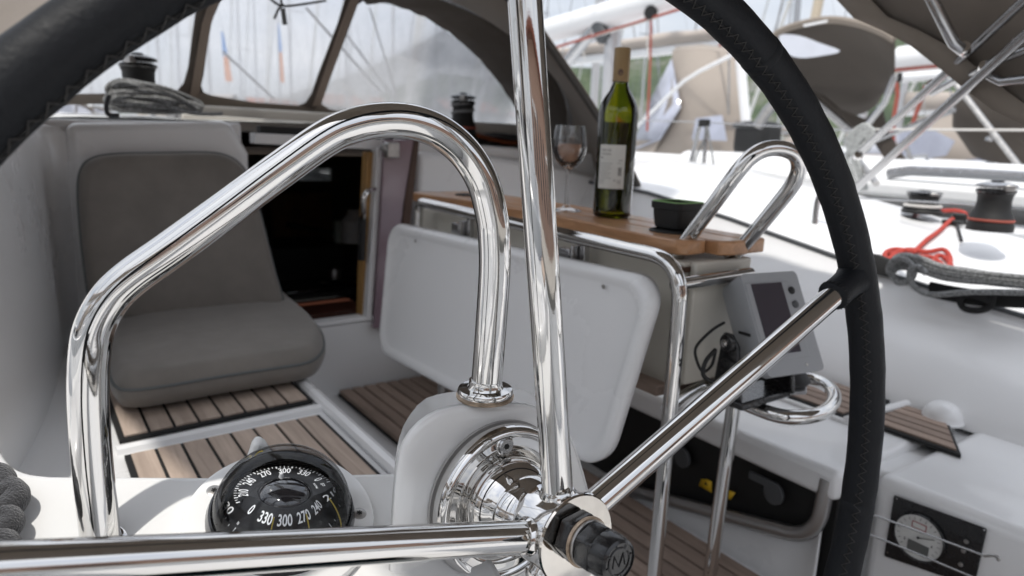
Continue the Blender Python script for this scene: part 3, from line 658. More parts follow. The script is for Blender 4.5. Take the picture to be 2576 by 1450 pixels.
# zigzag stitches
mb = MB()
NS = 236
for i in range(NS):
    a = 360*i/NS; st_ = 360/NS
    for (da, t1, t2) in ((0, 196, 221), (st_*.5, 221, 196)):
        P_ = []
        for u in (0, .5, 1):
            aa = a+da+st_*.5*u; t = rad(t1+(t2-t1)*u); q = RT*1.015
            P_.append(H+wdir(aa)*(RW+q*math.cos(t))+WN*(q*math.sin(t)))
        mb.tube(P_, .0005, 4)
s_ = mb.build('stitching', THREAD, sw, angle=180); s_['kind'] = 'stuff'
mb = MB()
sm = [H+wdir(360*i/300)*(RW+RT*.955*math.cos(rad(208)))+WN*(RT*.955*math.sin(rad(208))) for i in range(300)]
mb.tube(sm, .0011, 5, True).build('seam', SUEDE, sw)
# leather joint overlaps
for a in (59, -12.5, 141, 204):
    mb = MB(); rw_ = []
    for k2, da, q in ((0, -1.0, .985), (1, -.85, 1.018), (2, .25, 1.022), (3, .33, .99)):
        rw_.append([H+wdir(a+da)*(RW+RT*q*math.cos(2*math.pi*k/24))+WN*(RT*q*math.sin(2*math.pi*k/24)) for k in range(24)])
    mb.grid(rw_, closed=True).build('leather_joint', LEATH, sw, angle=50)
SPK = [94.07, 22.5, 165.5, 238, 310]
for a in SPK:
    d = wdir(a)
    off = V((0, 0, 0))
    tubeobj('spoke', [H+d*.026, H+d*.2, H+d*(RW-.01)], .0122, CHROME, sw, 28)
    MB().lathe([(.0148, 0), (.0148, .002), (.0128, .006)], H+d*.033, d, 24).build('spoke_collar', CHROME, sw)
    mb = MB(); mb.lathe([(.0128, -.002), (.0158, .0), (.0163, .004), (.0160, .02), (.017, .034), (.019, .040)], H+d*(RW-.052), d, 26); mb.build('leather_sleeve', LEATH, sw)
    mb = MB()
    for k in range(26):
        t = 2*math.pi*k/26
        e1 = d.orthogonal().normalized(); e2 = d.cross(e1)
        mb.tube([H+d*(RW-.0515)+(e1*math.cos(t)+e2*math.sin(t))*.0164, H+d*(RW-.048)+(e1*math.cos(t+.12)+e2*math.sin(t+.12))*.0168], .0006, 4)
    mb.build('sleeve_stitching', SUEDE, sw)
# hub drum, disc, nuts
UP = V((0, 0, .0035))
mb = MB(); mb.lathe([(.030, .0225), (.0335, .0195), (.0335, -.014), (.0325, -.0165), (.0, -.0165)], H+UP, WN, 56); mb.build('hub', mat('hub_steel', (.68, .67, .66), .05, 1., rvar=.04, vscale=40), sw, angle=40)
mb = MB(); mb.lathe([(.0335, -.0168), (.0355, -.0175), (.036, -.019), (.035, -.0205), (.020, -.0208)], H+UP, WN, 64); mb.build('hub_disc', mat('stained_steel', (.62, .59, .55), .07, 1., rvar=.07, vscale=70, var=.06), sw, angle=30)
NO = H+V((-.0045, 0, .0105))
def hexp(r, h, o, rot=0): return [o+WN*h+(WA*math.cos(rad(60*k+rot))+WB*math.sin(rad(60*k+rot)))*r for k in range(6)]
mb = MB(); mb.prism(hexp(.0205, -.021, NO, 8), -WN*.013); mb.build('backing_nut', BLK, sw, bevel=.0018, seg=3)
MB().lathe([(.012, -.034), (.0185, -.034), (.0195, -.0350), (.0195, -.0362), (.0185, -.037), (.01, -.037)], NO, WN, 40).build('rusty_washer', RUSTY, sw)
MB().lathe([(.012, -.037), (.0175, -.037), (.018, -.038), (.0178, -.0402), (.01, -.0405)], NO, WN, 40).build('washer', STEELD, sw)
mb = MB(); mb.prism(hexp(.0195, -.040, NO, 24), -WN*.017); mb.build('cap_nut', BLK, sw, bevel=.0022, seg=3)
mb = MB(); mb.lathe([(.0172, -.056), (.0170, -.064), (.0155, -.0695), (.0135, -.071), (.0132, -.0698), (.0, -.0696)], NO, WN, 44); mb.build('cap_end', BLK, sw, angle=30)
# moulded emblem on the cap: a round wheel mark with an M shape inside
mb = MB(); co = NO-WN*.0700
def E2(x, y): return co+WA*x+WB*y
mb.tube([E2(.0098*math.cos(t/32*2*math.pi), .0098*math.sin(t/32*2*math.pi)) for t in range(32)], .0006, 5, True)
for k in range(8):
    t = 2*math.pi*k/8+.2; mb.tube([E2(.0098*math.cos(t), .0098*math.sin(t)), E2(.0122*math.cos(t), .0122*math.sin(t))], .0006, 5)
mb.tube([E2(-.0058, -.0040), E2(-.0042, .0050), E2(-.0, -.0040), E2(.0042, .0050), E2(.0058, -.0040)], .0005, 5)
mb.build('emblem', BLK, sw)

# ================================================================ PEDESTAL
ped = thing('steering_pedestal', 'white moulded steering pedestal with chrome flange behind the wheel hub', 'pedestal', H+V((0, .12, -.45)))
pc = H+WN*.080
def PW(x, y, off=.083): return PP(x, y, H+WN*off, WN)
outl = [PW(979, 1340), PW(991, 1179), PW(1002, 1113), PW(1019, 1063), PW(1060, 1005), PW(1102, 986), PW(1149, 968), PW(1290, 962), PW(1346, 984), PW(1400, 1025), PW(1436, 1073), PW(1479, 1213), PW(1520, 1420), PW(1560, 1700), PW(900, 1900), PW(960, 1500)]
def ring_(px, off): return resample(cr_path([PW(x, y, off) for x, y in px], 5), 60)
fr_ = [(985, 1480), (990, 1340), (1000, 1200), (1016, 1125), (1050, 1074), (1100, 1038), (1160, 1022), (1240, 1017), (1330, 1020), (1390, 1048), (1432, 1085), (1476, 1213), (1520, 1420), (1560, 1700)]
bk_p = [(985, 1480), (990, 1340), (993, 1179), (1002, 1113), (1019, 1063), (1060, 1010), (1104, 992), (1170, 984), (1290, 980), (1340, 990), (1380, 1045), (1420, 1120), (1480, 1400), (1500, 1650)]
fr_r = ring_(fr_, .087); bk_r = ring_(bk_p, .215)
fc = sum(fr_r, V((0, 0, 0)))/60
rows = [bk_r]
for u in (.3, .6, .85, .96): rows.append([a.lerp(b, u) for a, b in zip(bk_r, fr_r)])
for ins, dp in ((.0, .0), (.012, -.0032), (.035, -.0050), (.07, -.0058), (.12, -.006)): rows.append([p.lerp(fc, ins)+WN*(dp+.006) for p in fr_r])
mb = MB(); mb.grid(rows); b_ = rows[-1]; mb.add([fc]+b_, [(0, k+1, k+2) for k in range(59)]+[(0, 60, 1)])
mb.build('body', GELP, ped, angle=180)
fl = [(.020, .012), (.030, .006), (.0345, .0), (.036, -.006), (.041, -.004), (.046, .001), (.050, .0035), (.062, .004), (.066, .001), (.069, -.004), (.073, -.006), (.0775, -.003), (.079, .002), (.079, .006)]
flo = pc-WN*.004-WB*.002; FS = .875
mb = MB(); mb.lathe([(r_*FS, h_) for r_, h_ in [(.0808, .0100), (.0818, .0112), (.079, .012)]], flo, WN, 72); mb.build('sealant', mat('sealant_grey', (.35, .34, .33), .6), ped)
mb = MB(); mb.lathe([(r_*FS, h_) for r_, h_ in [(.0, .004), (.048, .004), (.0515, .004), (.0535, .001), (.0565, -.0025), (.0615, -.0038), (.0675, -.0040), (.0695, -.0048), (.0725, -.0078), (.0758, -.0080), (.0790, -.0045), (.0803, .002), (.0803, .011)]], flo, WN, 96); mb.build('chrome_flange', CHROME, ped, angle=180)
mb = MB(); mb.lathe([(r_*(FS if h_ > -.02 else .94), h_*1.5 if h_ < 0 else h_) for r_, h_ in [(.0505, .005), (.0508, -.003), (.0490, -.0085), (.0450, -.0135), (.0395, -.0170), (.0368, -.0180), (.0362, -.0186), (.0372, -.0200), (.0366, -.0225), (.0330, -.0265), (.0300, -.0310), (.0290, -.0400)]], flo, WN, 72); mb.build('shaft_bell', CHROME, ped, angle=40)
for a in (93, 213, 333):
    d = wdir(a); c = flo+d*.0622*FS-WN*.0040; ax = (-WN+d*.0).normalized()
    mb = MB(); mb.lathe([(.0088, -.008), (.0088, .0005), (.0080, .0012), (.0, .0012)], c, ax, 24); mb.build('screw_boss', CHROME, ped)
    mb = MB(); mb.lathe([(.0068, 0), (.0068, .0022), (.0062, .0028), (.0, .0028)], c, ax, 24); mb.build('screw', STEEL, ped)
    MB().prism([c+ax*.0029+(WA*math.cos(rad(60*k))+WB*math.sin(rad(60*k)))*.0026 for k in range(6)], ax*.0003).build('hex_socket', BLKM, ped)

# ================================================================ GUARD RAIL (bent steel tube over the compass)
gr = thing('guard_rail', 'bent polished steel grab rail arching over the compass', 'grab rail', PD(1222, 985, .612))
GS = .0137
def GP(x, y):
    # the rail stands in one upright plane, a little skewed to the boat
    p0 = PD(1222, 985, .612); p1 = PD(254, 1366, .531); n_ = (p1-p0).cross(V((0, 0.02, 1))).normalized(); return PP(x, y, p0, n_)
gp = [(1222, 992), (1234, 840), (1244, 690), (1243, 600), (1236, 540), (1215, 460), (1172, 388), (1110, 335), (1040, 308), (965, 303), (890, 317), (820, 348), (700, 432), (560, 535), (420, 636), (330, 700), (275, 755), (238, 825), (225, 900), (222, 1000), (231, 1150), (247, 1300), (254, 1370)]
tubeobj('tube', cr_path([GP(x, y) for x, y in gp], 7), GS, CHROME, gr, 32)
gb = GP(1221, 972)+V((0, 0, .002))
mb = MB(); mb.lathe([(.0, -.010), (.0235, -.010), (.0245, -.008), (.0245, -.005), (.0235, -.0035), (.016, -.003), (.0145, -.0005), (.0145, .004)], gb, (0, 0, 1), 48); mb.build('foot_flange', CHROME, gr, angle=40)
MB().lathe([(.0252, -.012), (.0256, -.010), (.024, -.0095)], gb, (0, 0, 1), 48).build('rust_ring', RUSTY, gr)
gf = GP(254, 1366); mb = MB(); mb.lathe([(.0, -.004), (.018, -.004), (.018, .0), (.0150, .001), (.0142, .002)], gf, NC, 40); mb.build('foot_flange', CHROME, gr, angle=40)

# ================================================================ COMPASS
co_ = PCn(708, 1318)
cp = thing('steering_compass', 'domed black steering compass with white numbers on a round white base', 'compass', co_)
CA = NC.copy(); CXv = V((1, 0, 0)); CYv = CA.cross(CXv).normalized()   # CYv: towards the bow
rd = .0535
mb = MB(); mb.lathe([(.0, .001), (.0760, .001), (.0768, .005), (.0755, .0085), (.072, .0098), (.0, .0098)], co_, CA, 64); mb.build('base_plate', GELP, cp, angle=30)
mb = MB(); mb.prism([co_+CXv*x+CYv*y for x, y in ((-.081, -.03), (-.081, .012), (-.070, .030), (-.05, .03), (-.05, -.05), (-.08, -.05))], CA*.005); mb.build('base_tab', GELP, cp, bevel=.002)
mb = MB(); mb.lathe([(.0590, .005), (.0592, .012), (.0572, .019), (.0555, .020), (.0540, .018)], co_, CA, 72); mb.build('bezel', BLK, cp, angle=40)
mb = MB(); pr2 = [(.0548, .012)]
for k in range(0, 15):
    t = rad(k*90/14); pr2.append((.0548*math.cos(t)**.95 if k < 14 else .0, .018+.050*math.sin(t)))
mb.lathe(pr2, co_, CA, 72); mb.build('dome', DOME, cp, angle=180)
# card: flat number ring, sloping front band and glossy centre
def CC(r, az, h):  # az: 0 = towards the bow, clockwise
    return co_+CA*h+(CXv*math.sin(rad(az))+CYv*math.cos(rad(az)))*r
R0 = 17.; B0 = 197.
def rmid(az):      # the card's edge: a flat ring on the far side, a steep band on the near side
    c = math.cos(rad(az-B0)); w_ = min(1, max(0, (c+.25)/.6)); w_ = w_*w_*(3-2*w_); return .0392-(.0392-.0225)*w_
def hz(r, az): return .0375+.28*r*math.cos(rad(az-B0))
mb = MB(); rows = []
for q in range(97):
    az = 360*q/96; rm = rmid(az); rows.append([CC(.0535, az, .006), CC(.0500, az, .011), CC(rm, az, hz(rm, az)), CC(.0215, az, hz(.0215, az)), CC(.0205, az, hz(.0205, az)-.001)])
mb.grid(rows); mb.build('card', CARD, cp, angle=25)
mb = MB(); mb.grid([[CC(r, 360*q/48, hz(r, 360*q/48)+h) for q in range(48)] for r, h in ((.0210, -.001), (.0195, .002), (.015, .0050), (.009, .0072), (.003, .0083), (.0001, .0085))], closed=True); mb.build('card_centre', BLKG, cp, angle=180)
MB().lathe([(.0022, 0), (.0014, .004), (.0003, .005)], CC(.0225, 10, .032), CA, 12).build('pivot', WHITE, cp)
def ringpt(r, az): return CC(r, az, hz(r, az)+.0005)
def bandpt(q, az): return CC(.0500+(rmid(az)-.0500)*q+.0003, az, .011+(hz(rmid(az), az)-.011)*q+.0006)
nums = MB()
Z0 = V((0, 0, 0))
for lab, az in (('210', -90), ('240', -60), ('270', -30), ('300', 0), ('330', 30), ('0', 58)):
    az += R0; nums_f = (lambda az: (lambda x, y: ringpt(.0316+y, az+math.degrees(x/.0316))))(az)
    put_text(nums, lab, .0104, Z0, None, None, NUM, .66, nums_f)
for i in range(-22, 15):
    az = i*5+R0
    big = i % 6 == 0; m10 = i % 2 == 0
    r1 = .0390; r0 = .0390-(.0030 if m10 else .0020); w_ = .95 if (m10 and not big) else .55
    if big: r0 = .0362
    nums.add([ringpt(r0, az-w_), ringpt(r0, az+w_), ringpt(r1, az+w_), ringpt(r1, az-w_)], [(0, 1, 2, 3)])
    if big: nums.add([bandpt(1, az-w_), bandpt(1, az+w_), bandpt(.88, az+w_), bandpt(.88, az-w_)], [(0, 1, 2, 3)])
for lab, az in (('210', -92), ('240', -60), ('270', -30), ('300', 0), ('330', 30), ('0', 60), ('30', 88)):
    az = B0+az
    f_ = (lambda az, qc: (lambda x, y: bandpt(qc+y/.0440, az-math.degrees(x/.0300))))(az, .77 if lab != '30' else .42)
    put_text(nums, lab, .0128, Z0, None, None, NUM, .62, f_)
put_text(nums, 'W', .0038, Z0, None, None, NUM, .8, lambda x, y: bandpt(.42+y/.044, B0-38-math.degrees(x/.045)))
put_text(nums, 'N', .0038, Z0, None, None, NUM, .8, lambda x, y: bandpt(.42+y/.044, B0+62-math.degrees(x/.045)))
for i in range(-24, 25):
    az = B0+i*5.0; big = i % 6 == 0; m10 = i % 2 == 0; t1 = .34 if big else .27 if m10 else .19
    nums.add([bandpt(.04, az-.55), bandpt(.04, az+.55), bandpt(t1, az+.5), bandpt(t1, az-.5)], [(0, 1, 2, 3)])
# small maker's mark and word near the rim of the ring
put_text(nums, 'PLASTIMO', .0022, V((0, 0, 0)), None, None, NUM, .85, lambda x, y: ringpt(.0255+y, 74+R0+math.degrees(x/.0255)))
for (dr, da, s2) in ((0, 0, 1.),):
    def mk(x, y): return ringpt(.0315+y, 74+R0+math.degrees(x/.0315))
    for (x0, y0, x1, y1) in ((-.002, -.0016, -.0012, .0016), (-.002, .0010, .0022, .0016), (.0016, -.0004, .0022, .0016), (-.0004, -.0006, .0022, -.0001), (-.0005, -.0016, .0001, .0004)):
        nums.add([mk(x0, y0), mk(x1, y0), mk(x1, y1), mk(x0, y1)], [(0, 1, 2, 3)])
mb = MB(); mb.grid([[CC(.0528*math.cos(rad(e_)), az, .017+.0485*math.sin(rad(e_))) for az in range(-85, 121, 5)] for e_ in (-6, 5, 15, 24)]); mb.build('dark_back_shell', CARD, cp, solid=.0006)
nums.build('numbers', NUM, cp, smooth=False, fixn=False)
for az in (B0+13.5, B0-22.5, B0-58, B0+150):
    mb = MB(); P_ = [CC(.0532*math.cos(rad(k)), az, .018+.0475*math.sin(rad(k))) for k in range(2, 46, 6)]; mb.tube(P_, .00055, 5); mb.build('lubber_line', YEL, cp)
for (x, y) in ((538, 1256), (900, 1312), (620, 1420)):
    c = PCn(x, y)+CA*.0092; mb = MB(); mb.lathe([(.0062, -.001), (.0062, .0008), (.0045, .0016), (.0, .0016)], c, CA, 24, STEELD); mb.build('base_screw', STEELD, cp)
    mb = MB()
    for k in range(3):
        t = rad(60*k); d_ = CXv*math.cos(t)+CYv*math.sin(t); e_ = CA.cross(d_); mb.prism([c+CA*.0018+d_*.0024+e_*.0006, c+CA*.0018-d_*.0024+e_*.0006, c+CA*.0018-d_*.0024-e_*.0006, c+CA*.0018+d_*.0024-e_*.0006], CA*.0002)
    mb.build('screw_recess', BLKM, cp)
mb = MB(); t0 = co_+CYv*.066
sh_ = [(t0+CXv*x+CA*z) for x, z in ((-.030, 0), (-.016, .035), (-.012, .040), (-.002, .042), (.003, .039), (.022, .0))]
sh_ = [PP(x, y, co_+CYv*.068, CYv) for x, y in ((612, 1215), (640, 1130), (650, 1117), (663, 1117), (674, 1124), (690, 1150), (720, 1215))]
mb.prism(sh_, CYv*.012); mb.build('shade_cover_fin', GELP, cp, bevel=.003)

# ================================================================ CUSHION
cu = thing('seat_cushion', 'taupe two-piece seat cushion propped against the cabin bulkhead', 'cushion', (.28, 1.6, SEAT))
def pad(poly_front, thick_dir, m, name, pip, bulge=.012):
    n = len(poly_front); c = sum(poly_front, V((0, 0, 0)))/n; rows = []
    t = thick_dir.normalized(); T = thick_dir.length
    for inset, dpt in ((.0, .42), (.012, .66), (.035, .84), (.075, .95), (.13, 1.0), (.45, 1.0)):
        rows.append([p.lerp(c, inset*(1 if inset > .1 else 1))+t*(T*(dpt-.5)+ (bulge if inset > .3 else bulge*.5 if inset > .05 else 0)) for p in poly_front])
    back = [[p.lerp(c, i_)-t*(T*(d_-.5)) for p in poly_front] for i_, d_ in ((.010, .72), (.03, .92), (.08, 1.))]
    allr = list(reversed(back))+rows
    mb = MB(); mb.grid([list(r) for r in allr], closed=True)
    b = len(mb.v); mb.add([c+t*(T*.5+bulge*1.2)]+allr[-1], [(0, k+1, (k+1) % n+1) for k in range(n)]); mb.add([c-t*T*.5]+allr[0], [(0, (k+1) % n+1, k+1) for k in range(n)])
    o = mb.build(name, m, cu, angle=180)
    bmx = bmesh.new(); bmx.from_mesh(o.data); bmesh.ops.remove_doubles(bmx, verts=bmx.verts, dist=1e-5); bmesh.ops.recalc_face_normals(bmx, faces=bmx.faces); bmx.to_mesh(o.data); bmx.free()
    o.data.polygons.foreach_set('use_smooth', [True]*len(o.data.polygons))
    if pip: MB().tube([p.lerp(c, .012)+t*T*.17 for p in poly_front], .0030, 6, True).build('piping', pip, o)
    return o
bp0 = V((.3, 1.80, -.42)); bn = V((0, .93, -.22)).normalized()
bpx = [(212, 700), (196, 560), (192, 470), (200, 425), (225, 400), (280, 388), (400, 385), (520, 384), (570, 392), (605, 415), (632, 460), (660, 560), (690, 680), (712, 760), (700, 800), (500, 812), (330, 822), (235, 790)]
bpoly = cr_path([PP(x, y, bp0, bn) for x, y in bpx], 4, True)
pad(bpoly, V((0, -.93, .22)).normalized()*.06, CUSH, 'backrest_pad', CUSHE)
sp0 = V((.3, 1.4, SEAT+.05)); sn = V((0, 0, 1))
spx = [(268, 930), (262, 850), (262, 800), (300, 780), (430, 772), (560, 755), (660, 748), (710, 752), (745, 780), (800, 830), (818, 870), (812, 900), (780, 925), (700, 940), (560, 962), (430, 985), (330, 998), (285, 985)]
spoly = cr_path([PZ(x, y, SEAT+.030) for x, y in spx], 4, True)
pad(spoly, V((0, 0, .060)), CUSH, 'seat_pad', CUSHE, .016)

# ================================================================ TABLE
TT = -.139
tb = thing('cockpit_table', 'folding cockpit table with oiled teak top and white drop leaf on a steel tube frame', 'table', (.86, 1.1, SOLE))
def TZ(x, y): return PZ(x, y, TT)
nearE = [TZ(1028, 482), TZ(1194, 507), TZ(1399, 545), TZ(1587, 584), TZ(1707, 607)]
def pl_(P_): return [V((x, y, TT)) for x, y in P_]
planks = [
 [(.822, 1.60), (.826, 1.62), (.898, 1.62), (.905, 1.37), (.902, 1.05), (.886, .80), (.886, .765), (.866, .745), (.866, .704), (.826, .704), (.812, .716), (.812, .760), (.821, .85), (.846, 1.05), (.855, 1.366)],
 [(.902, 1.62), (.960, 1.62), (.967, 1.37), (.963, 1.05), (.940, .80), (.940, .768), (.934, .742), (.934, .674), (.888, .674), (.872, .684), (.872, .740), (.890, .765), (.890, .80), (.906, 1.05), (.909, 1.37)],
 [(.964, 1.62), (1.024, 1.62), (1.032, 1.37), (1.030, 1.2), (1.015, 1.05), (.995, .85), (.985, .76), (.985, .685), (.978, .678), (.940, .678), (.940, .742), (.944, .768), (.944, .80), (.967, 1.05), (.971, 1.37)]]
for P_ in planks: MB().prism(pl_(P_), (0, 0, -.023)).build('top_board', TEAKT, tb, bevel=.003, seg=2)
MB().prism([(.845, .86, TT-.0235), (1.0, .86, TT-.0235), (1.0, 1.57, TT-.0235), (.86, 1.57, TT-.0235)], (0, 0, -.010)).build('underframe', MAHO, tb)
for (x, y, r) in ((1180, 492, .035), (1698, 583, .043)):
    c = TZ(x, y); MB().lathe([(r, -.002), (r, .0025), (r-.004, .003), (r-.006, .0012), (0, .001)], c, (0, 0, 1), 32).build('cup_holder_rim', BLKM, tb)
# body boxes
MB().prism([(.815, .70, -.172), (.97, .70, -.172), (.97, 1.56, -.172), (.815, 1.56, -.172)], (0, 0, -.20)).build('body_panel', CREAM, tb, bevel=.004)
MB().prism([(.825, .685, -.170), (.960, .685, -.170), (.960, .698, -.170), (.825, .698, -.170)], (0, 0, -.195)).build('end_panel', CREAM, tb, bevel=.004)
MB().prism([(.79, .71, -.368), (.965, .71, -.368), (.965, 1.52, -.368), (.79, 1.52, -.368)], (0, 0, -.018)).build('bottom_board', TEAKD, tb, bevel=.003)
MB().prism([(.80, .695, -.178), (.96, .695, -.178), (.96, .715, -.178), (.80, .715, -.178)], (0, 0, -.008)).build('dark_strip', MAHO, tb)
for y in (.93, 1.25): MB().box((.8135, y, -.27), (.003, .010, .19)).build('panel_joint', GREYD, tb)
# frame tubes
FX = .766
f1 = [(FX, 1.45, -.62), (FX, 1.45, -.155), (FX, .665, -.172), (FX, .662, SOLE)]
ft = [V((FX, 1.475, -.42)), V((FX, 1.475, -.2))]+fillet([V((FX, 1.475, -.2)), V((FX, 1.470, -.150)), V((FX, .662, -.160)), V((FX, .659, -.28)), V((FX, .662, SOLE))], [.10, .13, .02], 10)[1:]
tubeobj('frame_tube', ft, .0115, CHROME, tb, 20)
tubeobj('leg', [V((.903, .648, -.39)), V((.903, .66, SOLE))], .0115, CHROME, tb, 20)
tubeobj('leg', [V((.80, 1.40, -.38)), V((.80, 1.40, SOLE))], .0125, STEELD, tb, 16)
for p in ((FX, .662), (.903, .66), (.80, 1.40)): MB().lathe([(.03, 0), (.03, .005), (.014, .009)], V((p[0], p[1], SOLE+.008)), n=24).build('leg_foot', STEEL, tb)
tubeobj('cross_tube', [V((FX, .672, -.196)), V((.94, .672, -.193))], .0105, CHROME, tb, 18)
lp = [PZ(x, y, -.385) for x, y in ((1690, 944), (1770, 972), (1850, 1006), (1950, 1044), (2020, 1050), (2075, 1036), (2098, 1006), (2088, 978), (2052, 958), (1990, 948), (1930, 940))]
tubeobj('loop_rail', cr_path([V((FX, .664, -.385))]+lp[1:], 6), .0112, CHROME, tb, 20)
# grab hoop through the aft slots
h1 = [PX(1684, 672, .838), PX(1730, 602, .843), PX(1800, 508, .846), PX(1850, 440, .850), PX(1882, 402, .858), PX(1920, 378, .872), PX(1962, 374, .893), PX(1998, 388, .914), PX(2010, 418, .927), PX(1998, 458, .932), PX(1960, 510, .934), PX(1880, 606, .933), PX(1836, 652, .931)]
tubeobj('grab_hoop', cr_path(h1, 7), .0115, CHROME, tb, 24)
# white drop leaf
lf = rrect((.7385, .675, -.522), (0, 1, 0), (0, 0, 1), .90, .328, .055, 8)
def lfp(y, z): return V((.7385, y, z))
lf = [lfp(y, z-.0) for y, z in [(p.y, p.z) for p in lf]]
cL = sum(lf, V((0, 0, 0)))/len(lf)
def inset(P_, d):
    out = []
    for p in P_:
        q = p-cL; out.append(cL+V((0, q.y*(1-d/.45), q.z*(1-d/.164))))
    return out
rows = [[p+V((.020, 0, 0)) for p in inset(lf, .006)], [p+V((.018, 0, 0)) for p in lf], [p+V((.006, 0, 0)) for p in lf], [p+V((.0, 0, 0)) for p in inset(lf, .003)], [p+V((-.003, 0, 0)) for p in inset(lf, .009)], [p+V((-.003, 0, 0)) for p in inset(lf, .017)], [p+V((.001, 0, 0)) for p in inset(lf, .024)], [p+V((.0025, 0, 0)) for p in inset(lf, .030)], [p+V((.0025, 0, 0)) for p in inset(lf, .06)]]
def hang(p):
    v = (p.z+.522)/.328; y = p.y; zb = -.474-.030*(y-.65)/.85; zt_ = -.187-.021*(y-.69)/.86
    return V((p.x-(1-v)*.074, p.y+(1-v)*(.018-.11*max(0, y-.66)/.9), zb+(zt_-zb)*v))
rows = [[hang(p) for p in r] for r in rows]; cL = hang(cL)
mb = MB(); mb.grid(rows, closed=True); n = len(lf)
mb.add([cL+V((.0025, 0, 0))]+rows[-1], [(0, k+1, (k+1) % n+1) for k in range(n)]); mb.add([cL+V((.020, 0, 0))]+rows[0], [(0, (k+1) % n+1, k+1) for k in range(n)])
mb.build('drop_leaf', GEL, tb, angle=180)
for y in (1.42, .78):
    c = hang(V((.7352, y, -.225))); MB().lathe([(.0035, 0), (.0035, .001), (.0, .0016)], c, (-1, 0, 0), 12).build('leaf_screw', STEELD, tb)
for y in (1.27, .895):
    mb = MB(); mb.box((.785, y, -.185), (.012, .012, .05)); mb.box((.775, y+.035, -.192), (.015, .03, .022)); mb.box((.775, y+.012, -.19), (.02, .006, .035)); mb.build('hinge', STEEL, tb, bevel=.0015)

# ================================================================ BOTTLE, GLASS, POT
bt_o = PZ(1538, 547, TT)+V((0, 0, .001))
bt = thing('wine_bottle', 'green wine bottle with white back label standing on the teak table', 'bottle', bt_o)
bprof = [(.0, .004), (.030, .0), (.0365, .004), (.0370, .012), (.0370, .195), (.0350, .208), (.028, .223), (.0195, .236), (.0150, .247), (.0140, .262), (.0138, .282), (.0148, .284), (.0148, .300)]
mb = MB(); mb.lathe(bprof, bt_o, n=48); mb.build('glass', BOTG, bt, angle=60)
mb = MB(); mb.lathe([(.0, .012), (.030, .012), (.0340, .020), (.0340, .178), (.0, .178)], bt_o, n=40); mb.build('wine', BOTW, bt, angle=50)
mb = MB(); mb.lathe([(.0149, .252), (.0153, .254), (.0153, .309), (.0146, .3125), (.0, .313)], bt_o, n=36); mb.build('foil_cap', CAPF, bt, angle=40)
mb = MB()
for z in (.284, .287): mb.lathe([(.01545, z), (.0157, z+.0006), (.01545, z+.0012)], bt_o, n=36)
mb.build('cap_ring', CAPF, bt)
tocam = math.atan2(-bt_o.y, -bt_o.x)
def BL(s, z, r=.0374, a0=0.): t = tocam+a0+s/r; return bt_o+V((math.cos(t)*r, math.sin(t)*r, z))
mb = MB(); mb.grid([[BL(-.033+.052*i/16, z) for i in range(17)] for z in (.056, .083, .110, .137)]); mb.build('label', PAPER, bt, angle=180)
mb = MB()
def bar(s0, s1, z0, z1, r=.0377): mb.grid([[BL(s0+(s1-s0)*i/4, z, r) for i in range(5)] for z in (z0, z1)])
put = lambda s, size, s0, z0, sx=.75: put_text(mb, s, size, None or V((0, 0, 0)), None, None, None, sx, lambda x, y: BL(s0-(-x), z0+y, .0377))
put('PINOT GRIS', .0046, -.018, .1265, .8); put('ESTATE 2016', .0042, -.018, .1195, .8)
bar(-.030, -.024, .112, .1140)
for k, (a, b) in enumerate(((.026, .0), (.022, .0), (.024, .0), (.018, 0), (.023, 0), (.020, 0), (.024, 0), (.012, 0))):
    z = .102-.0045*k; bar(-.030, -.030+a, z, z+.0008)
bar(.006, .014, .108, .1092); bar(.004, .012, .103, .1038)
for k in range(9): bar(.0065+.0008*k, .0069+.0008*k, .080, .096)
bar(.006, .012, .072, .0725); bar(.006, .0065, .066, .0725); bar(.0115, .012, .066, .0725); bar(.006, .012, .0655, .066); bar(.008, .010, .068, .070); bar(-.0005, .002, .070, .0725)
bar(-.030, -.020, .066, .0668)
mb.build('label_print', INK, bt, smooth=False, fixn=False)
mb = MB(); mb.add([BL(.005*math.cos(t*.5)-.001, .268+.006*math.sin(t*.5), .0157) for t in range(13)], [tuple(range(13))]); mb.build('cap_seal', CAPS, bt, smooth=False)

gl_o = PZ(1424, 531, TT)+V((0, 0, .0005))
gl = thing('wine_glass', 'stemmed wine glass of rose wine beside the bottle on the table', 'wine glass', gl_o)
gp_ = [(.0, .0005), (.031, .0), (.0325, .001), (.030, .0022), (.010, .006), (.0045, .012), (.0034, .025), (.0032, .075), (.006, .084), (.018, .092), (.029, .104), (.0345, .120), (.035, .132), (.0325, .155), (.0300, .172)]
gin = [(.0293, .172), (.0318, .155), (.0342, .132), (.0337, .120), (.028, .1045), (.0175, .0935), (.005, .087), (.0, .0865)]
mb = MB(); mb.lathe(gp_+gin, gl_o, n=48); mb.build('glass', WGLASS, gl, angle=60)
mb = MB(); mb.lathe([(.0, .088), (.016, .094), (.0270, .105), (.0325, .119), (.0335, .130), (.0325, .136), (.0, .136)], gl_o, n=40); mb.build('wine', WINE, gl, angle=50)
mb = MB()
for k in range(4):
    a = k*1.7; mb.box(gl_o+V((math.cos(a)*.014, math.sin(a)*.014, .116+.004*(k % 2))), (.016, .014, .016), Matrix.Rotation(a, 3, V((.4, .5, .7)).normalized()))
mb.build('ice_cubes', mat('ice', (.93, .88, .84), .1, trans=.5, ior=1.2), gl, bevel=.002)
ps = PZ(1700, 578, TT)+V((0, 0, .003))
pt = thing('black_pot', 'small black pot with pale green rim in the table cup holder', 'pot', ps)
mb = MB(); q4 = lambda s, z, r=.01: rrect(ps+V((-s, -s, z)), (1, 0, 0), (0, 1, 0), 2*s, 2*s, r, 5)
